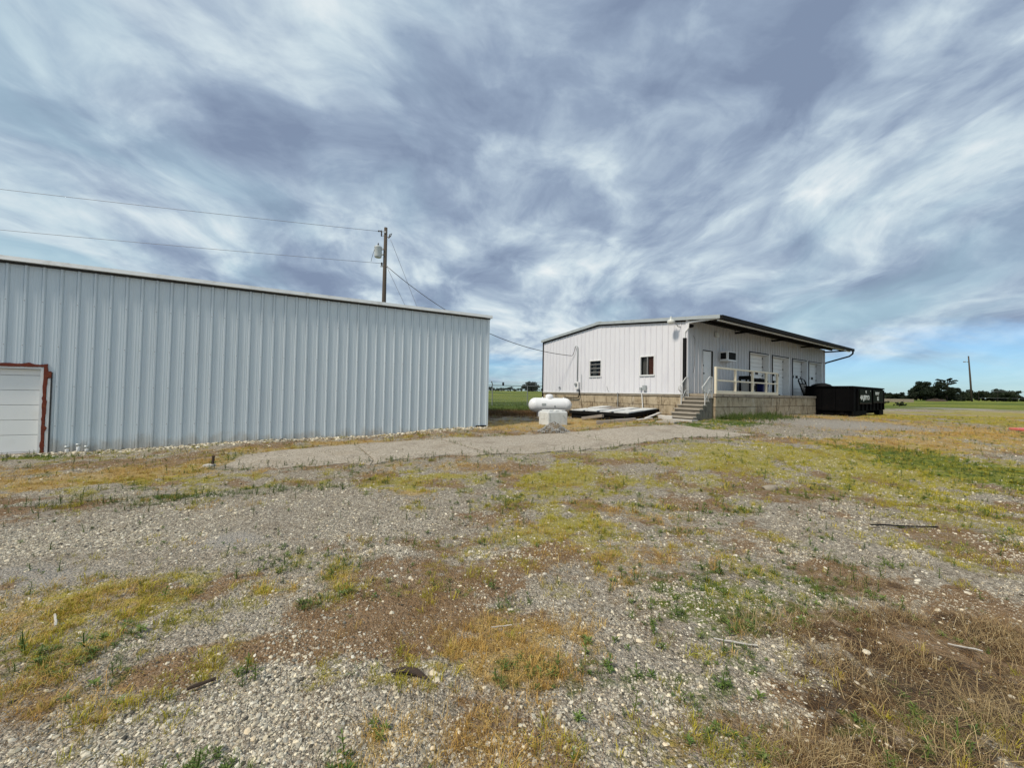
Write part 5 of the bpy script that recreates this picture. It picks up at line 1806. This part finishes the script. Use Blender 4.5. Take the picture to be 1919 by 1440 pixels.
def weed(rg, hgt, nl, ll):
    vs, fs = [], []
    for k in range(nl):
        z = hgt * (k + .5) / nl
        a = k * 2.4 + rg.uniform(-.4, .4)
        o = Vector((math.cos(a), math.sin(a), 0))
        l_ = ll * rg.uniform(.6, 1.1) * (1 - .45 * k / nl)
        s = Vector((-o.y, o.x, 0)) * l_ * .16
        b = Vector((0, 0, z))
        t_ = b + o * l_ + Vector((0, 0, l_ * rg.uniform(.1, .7)))
        m2 = b + o * l_ * .5 + Vector((0, 0, l_ * .35))
        i = len(vs)
        vs += [b, m2 + s, t_, m2 - s]
        fs += [(i, i + 1, i + 2, i + 3)]
    i = len(vs)
    w2 = .004
    vs += [(-w2, 0, -.01), (w2, 0, -.01), (w2 * .5, 0, hgt), (-w2 * .5, 0, hgt), (0, -w2, -.01), (0, w2, -.01), (0, w2 * .5, hgt), (0, -w2 * .5, hgt)]
    fs += [(i, i + 1, i + 2, i + 3), (i + 4, i + 5, i + 6, i + 7)]
    return vs, fs


rg = random.Random(66)
shapes = [tuft(rg, 12, .040, .0028, .03, .75, .05) for _ in range(4)]          # 0-3 short mat
shapes += [tuft(rg, 14, .075, .003, .03, .55, .028) for _ in range(4)]          # 4-7 upright tuft
shapes += [tuft(rg, 8, .17, .0022, .05, 1.15, .09, .7) for _ in range(3)]     # 8-10 lying straw
shapes += [weed(rg, .10, 14, .04) for _ in range(3)]                           # 11-13 leafy weed
shapes += [weed(rg, .03, 12, .045) for _ in range(2)]                           # 14-15 rosette
shapes += [tuft(rg, 22, .45, .009, .08, .35, .10) for _ in range(3)]           # 16-18 tall pasture grass
tufts = proto_coll('grass_shape', shapes, 'blade')
PAL = {'g': ((.46, .385, .03), (.24, .27, .022), (.56, .43, .06)), 'd': ((.55, .35, .085), (.45, .24, .05), (.64, .47, .17)),
       'b': ((.27, .145, .05), (.15, .078, .03), (.38, .25, .11)), 'k': ((.40, .28, .12), (.15, .085, .04), (.58, .45, .24)),
       'f': ((.075, .135, .025), (.12, .17, .03), (.16, .20, .045))}
P_, S_, I_, T_ = [], [], [], []


def emit(x, y, s, idx, key, dark=1.0):
    n = len(x)
    pal = np.array(PAL[key])
    w3 = rng.dirichlet((1.0, .8, .6), n)
    t = (w3 @ pal) * rng.uniform(.75, 1.2, n)[:, None] * dark
    P_.append(np.stack([x, y, surf(x, y)], 1))
    S_.append(s[:, None] * rng.uniform(.8, 1.25, (n, 3)))
    I_.append(idx)
    T_.append(t)


for n, y0, y1, pw, grow in ((120000, 1.0, 5.5, 1.2, 1.0), (110000, 5, 13, 1.1, 1.25), (60000, 12, 24, 1.1, 1.9)):
    x, y = cand(n, y0, y1, pw)
    z = zones(x, y)
    clump = sst(fbm(x, y, 6.5, 4, 51), .42, .64)
    bad = blocked(x, y) | in_slab(x, y)
    for key, pr in (('g', .9), ('d', .8), ('b', .5), ('k', .5), ('f', .5)):
        keep = (rng.random(n) < pr * (z[key] ** 1.25) * (.10 + .90 * clump)) & ~bad
        if key == 'f':
            keep &= y < 23
        xx, yy = x[keep], y[keep]
        m_ = len(xx)
        if not m_:
            continue
        u = rng.random(m_)
        if key == 'g':
            idx = np.where(u < .55, rng.integers(0, 4, m_), np.where(u < .93, rng.integers(4, 8, m_), rng.integers(0, 8, m_)))
        elif key == 'd':
            idx = np.where(u < .5, rng.integers(0, 4, m_), np.where(u < .8, rng.integers(4, 8, m_), rng.integers(8, 11, m_)))
        elif key == 'b':
            idx = np.where(u < .72, rng.integers(0, 4, m_), rng.integers(8, 11, m_))
        elif key == 'k':
            idx = np.where(u < .35, rng.integers(0, 4, m_), rng.integers(8, 11, m_))
        else:
            idx = np.where(u < .55, rng.integers(0, 8, m_), np.where(u < .68, rng.integers(11, 14, m_), rng.integers(14, 16, m_)))
        s = grow * rng.uniform(.45, 1.05, m_) * (.8 if key == 'b' else 1.0)
        emit(xx, yy, s, idx, key)
# scattered single weeds everywhere, and rows of them along the drive edges
x, y = cand(2600, 3.0, 14, 1.0)
k_ = ~(blocked(x, y) | in_slab(x, y)) & (rng.random(2600) < .25 + .75 * sst(fbm(x, y, 1.0, 3, 44), .5, .65))
emit(x[k_], y[k_], rng.uniform(.4, 1.0, k_.sum()), rng.integers(11, 16, k_.sum()), 'f', .8)
for (f0, n0), (f1_, n1) in zip(ROAD, ROAD[1:]):
    for (p, q, cnt) in ((n0, n1, 70), (f0, f1_, 30), (f0, n0, 22)):
        t = rng.random(cnt)
        x = p[0] + (q[0] - p[0]) * t + rng.normal(0, .07, cnt)
        y = p[1] + (q[1] - p[1]) * t + rng.normal(0, .16, cnt)
        emit(x, y, rng.uniform(.6, 1.3, cnt), np.where(rng.random(cnt) < .5, rng.integers(11, 14, cnt), rng.integers(4, 8, cnt)), 'f' if cnt != 30 else 'd', .75)
# short growth and weeds along the yard's wheel track at left
t = rng.random(240)
x, y = -6.5 + 4.0 * t + rng.normal(0, .15, 240), 5.1 + 1.15 * t + rng.normal(0, .10, 240)
emit(x, y, rng.uniform(.6, 1.25, 240), rng.integers(4, 14, 240), 'f', .85)
# tall growth by the fence and round the foot of the dock
x, y = rng.uniform(-6, 7, 15000), 22.3 + 17 * rng.random(15000) ** 1.4
k_ = ~blocked(x, y)
emit(x[k_], y[k_], rng.uniform(.5, 1.05, k_.sum()), rng.integers(16, 19, k_.sum()), 'f')
x, y = rng.uniform(-5, 3.5, 2600), rng.normal(21.6, .9, 2600)
k_ = ~blocked(x, y)
emit(x[k_], y[k_], rng.uniform(.4, .8, k_.sum()), rng.integers(16, 19, k_.sum()), 'b', .55)
u, v = rng.uniform(-.2, 4.6, 900), -1.35 - np.abs(rng.normal(0, .55, 900))
x, y = O2[0] + math.cos(A2) * u - math.sin(A2) * v, O2[1] + math.sin(A2) * u + math.cos(A2) * v
emit(x, y, rng.uniform(1.2, 2.6, 900), rng.integers(4, 16, 900), 'f', .75)
P_, S_, I_, T_ = (np.concatenate(q) for q in (P_, S_, I_, T_))
n = len(P_)
rot = np.stack([rng.normal(0, .12, n), rng.normal(0, .12, n), rng.random(n) * 6.28], 1)
scatter('grass', tufts, P_, rot, S_, I_, T_)
print('scatter', len(pos), n)
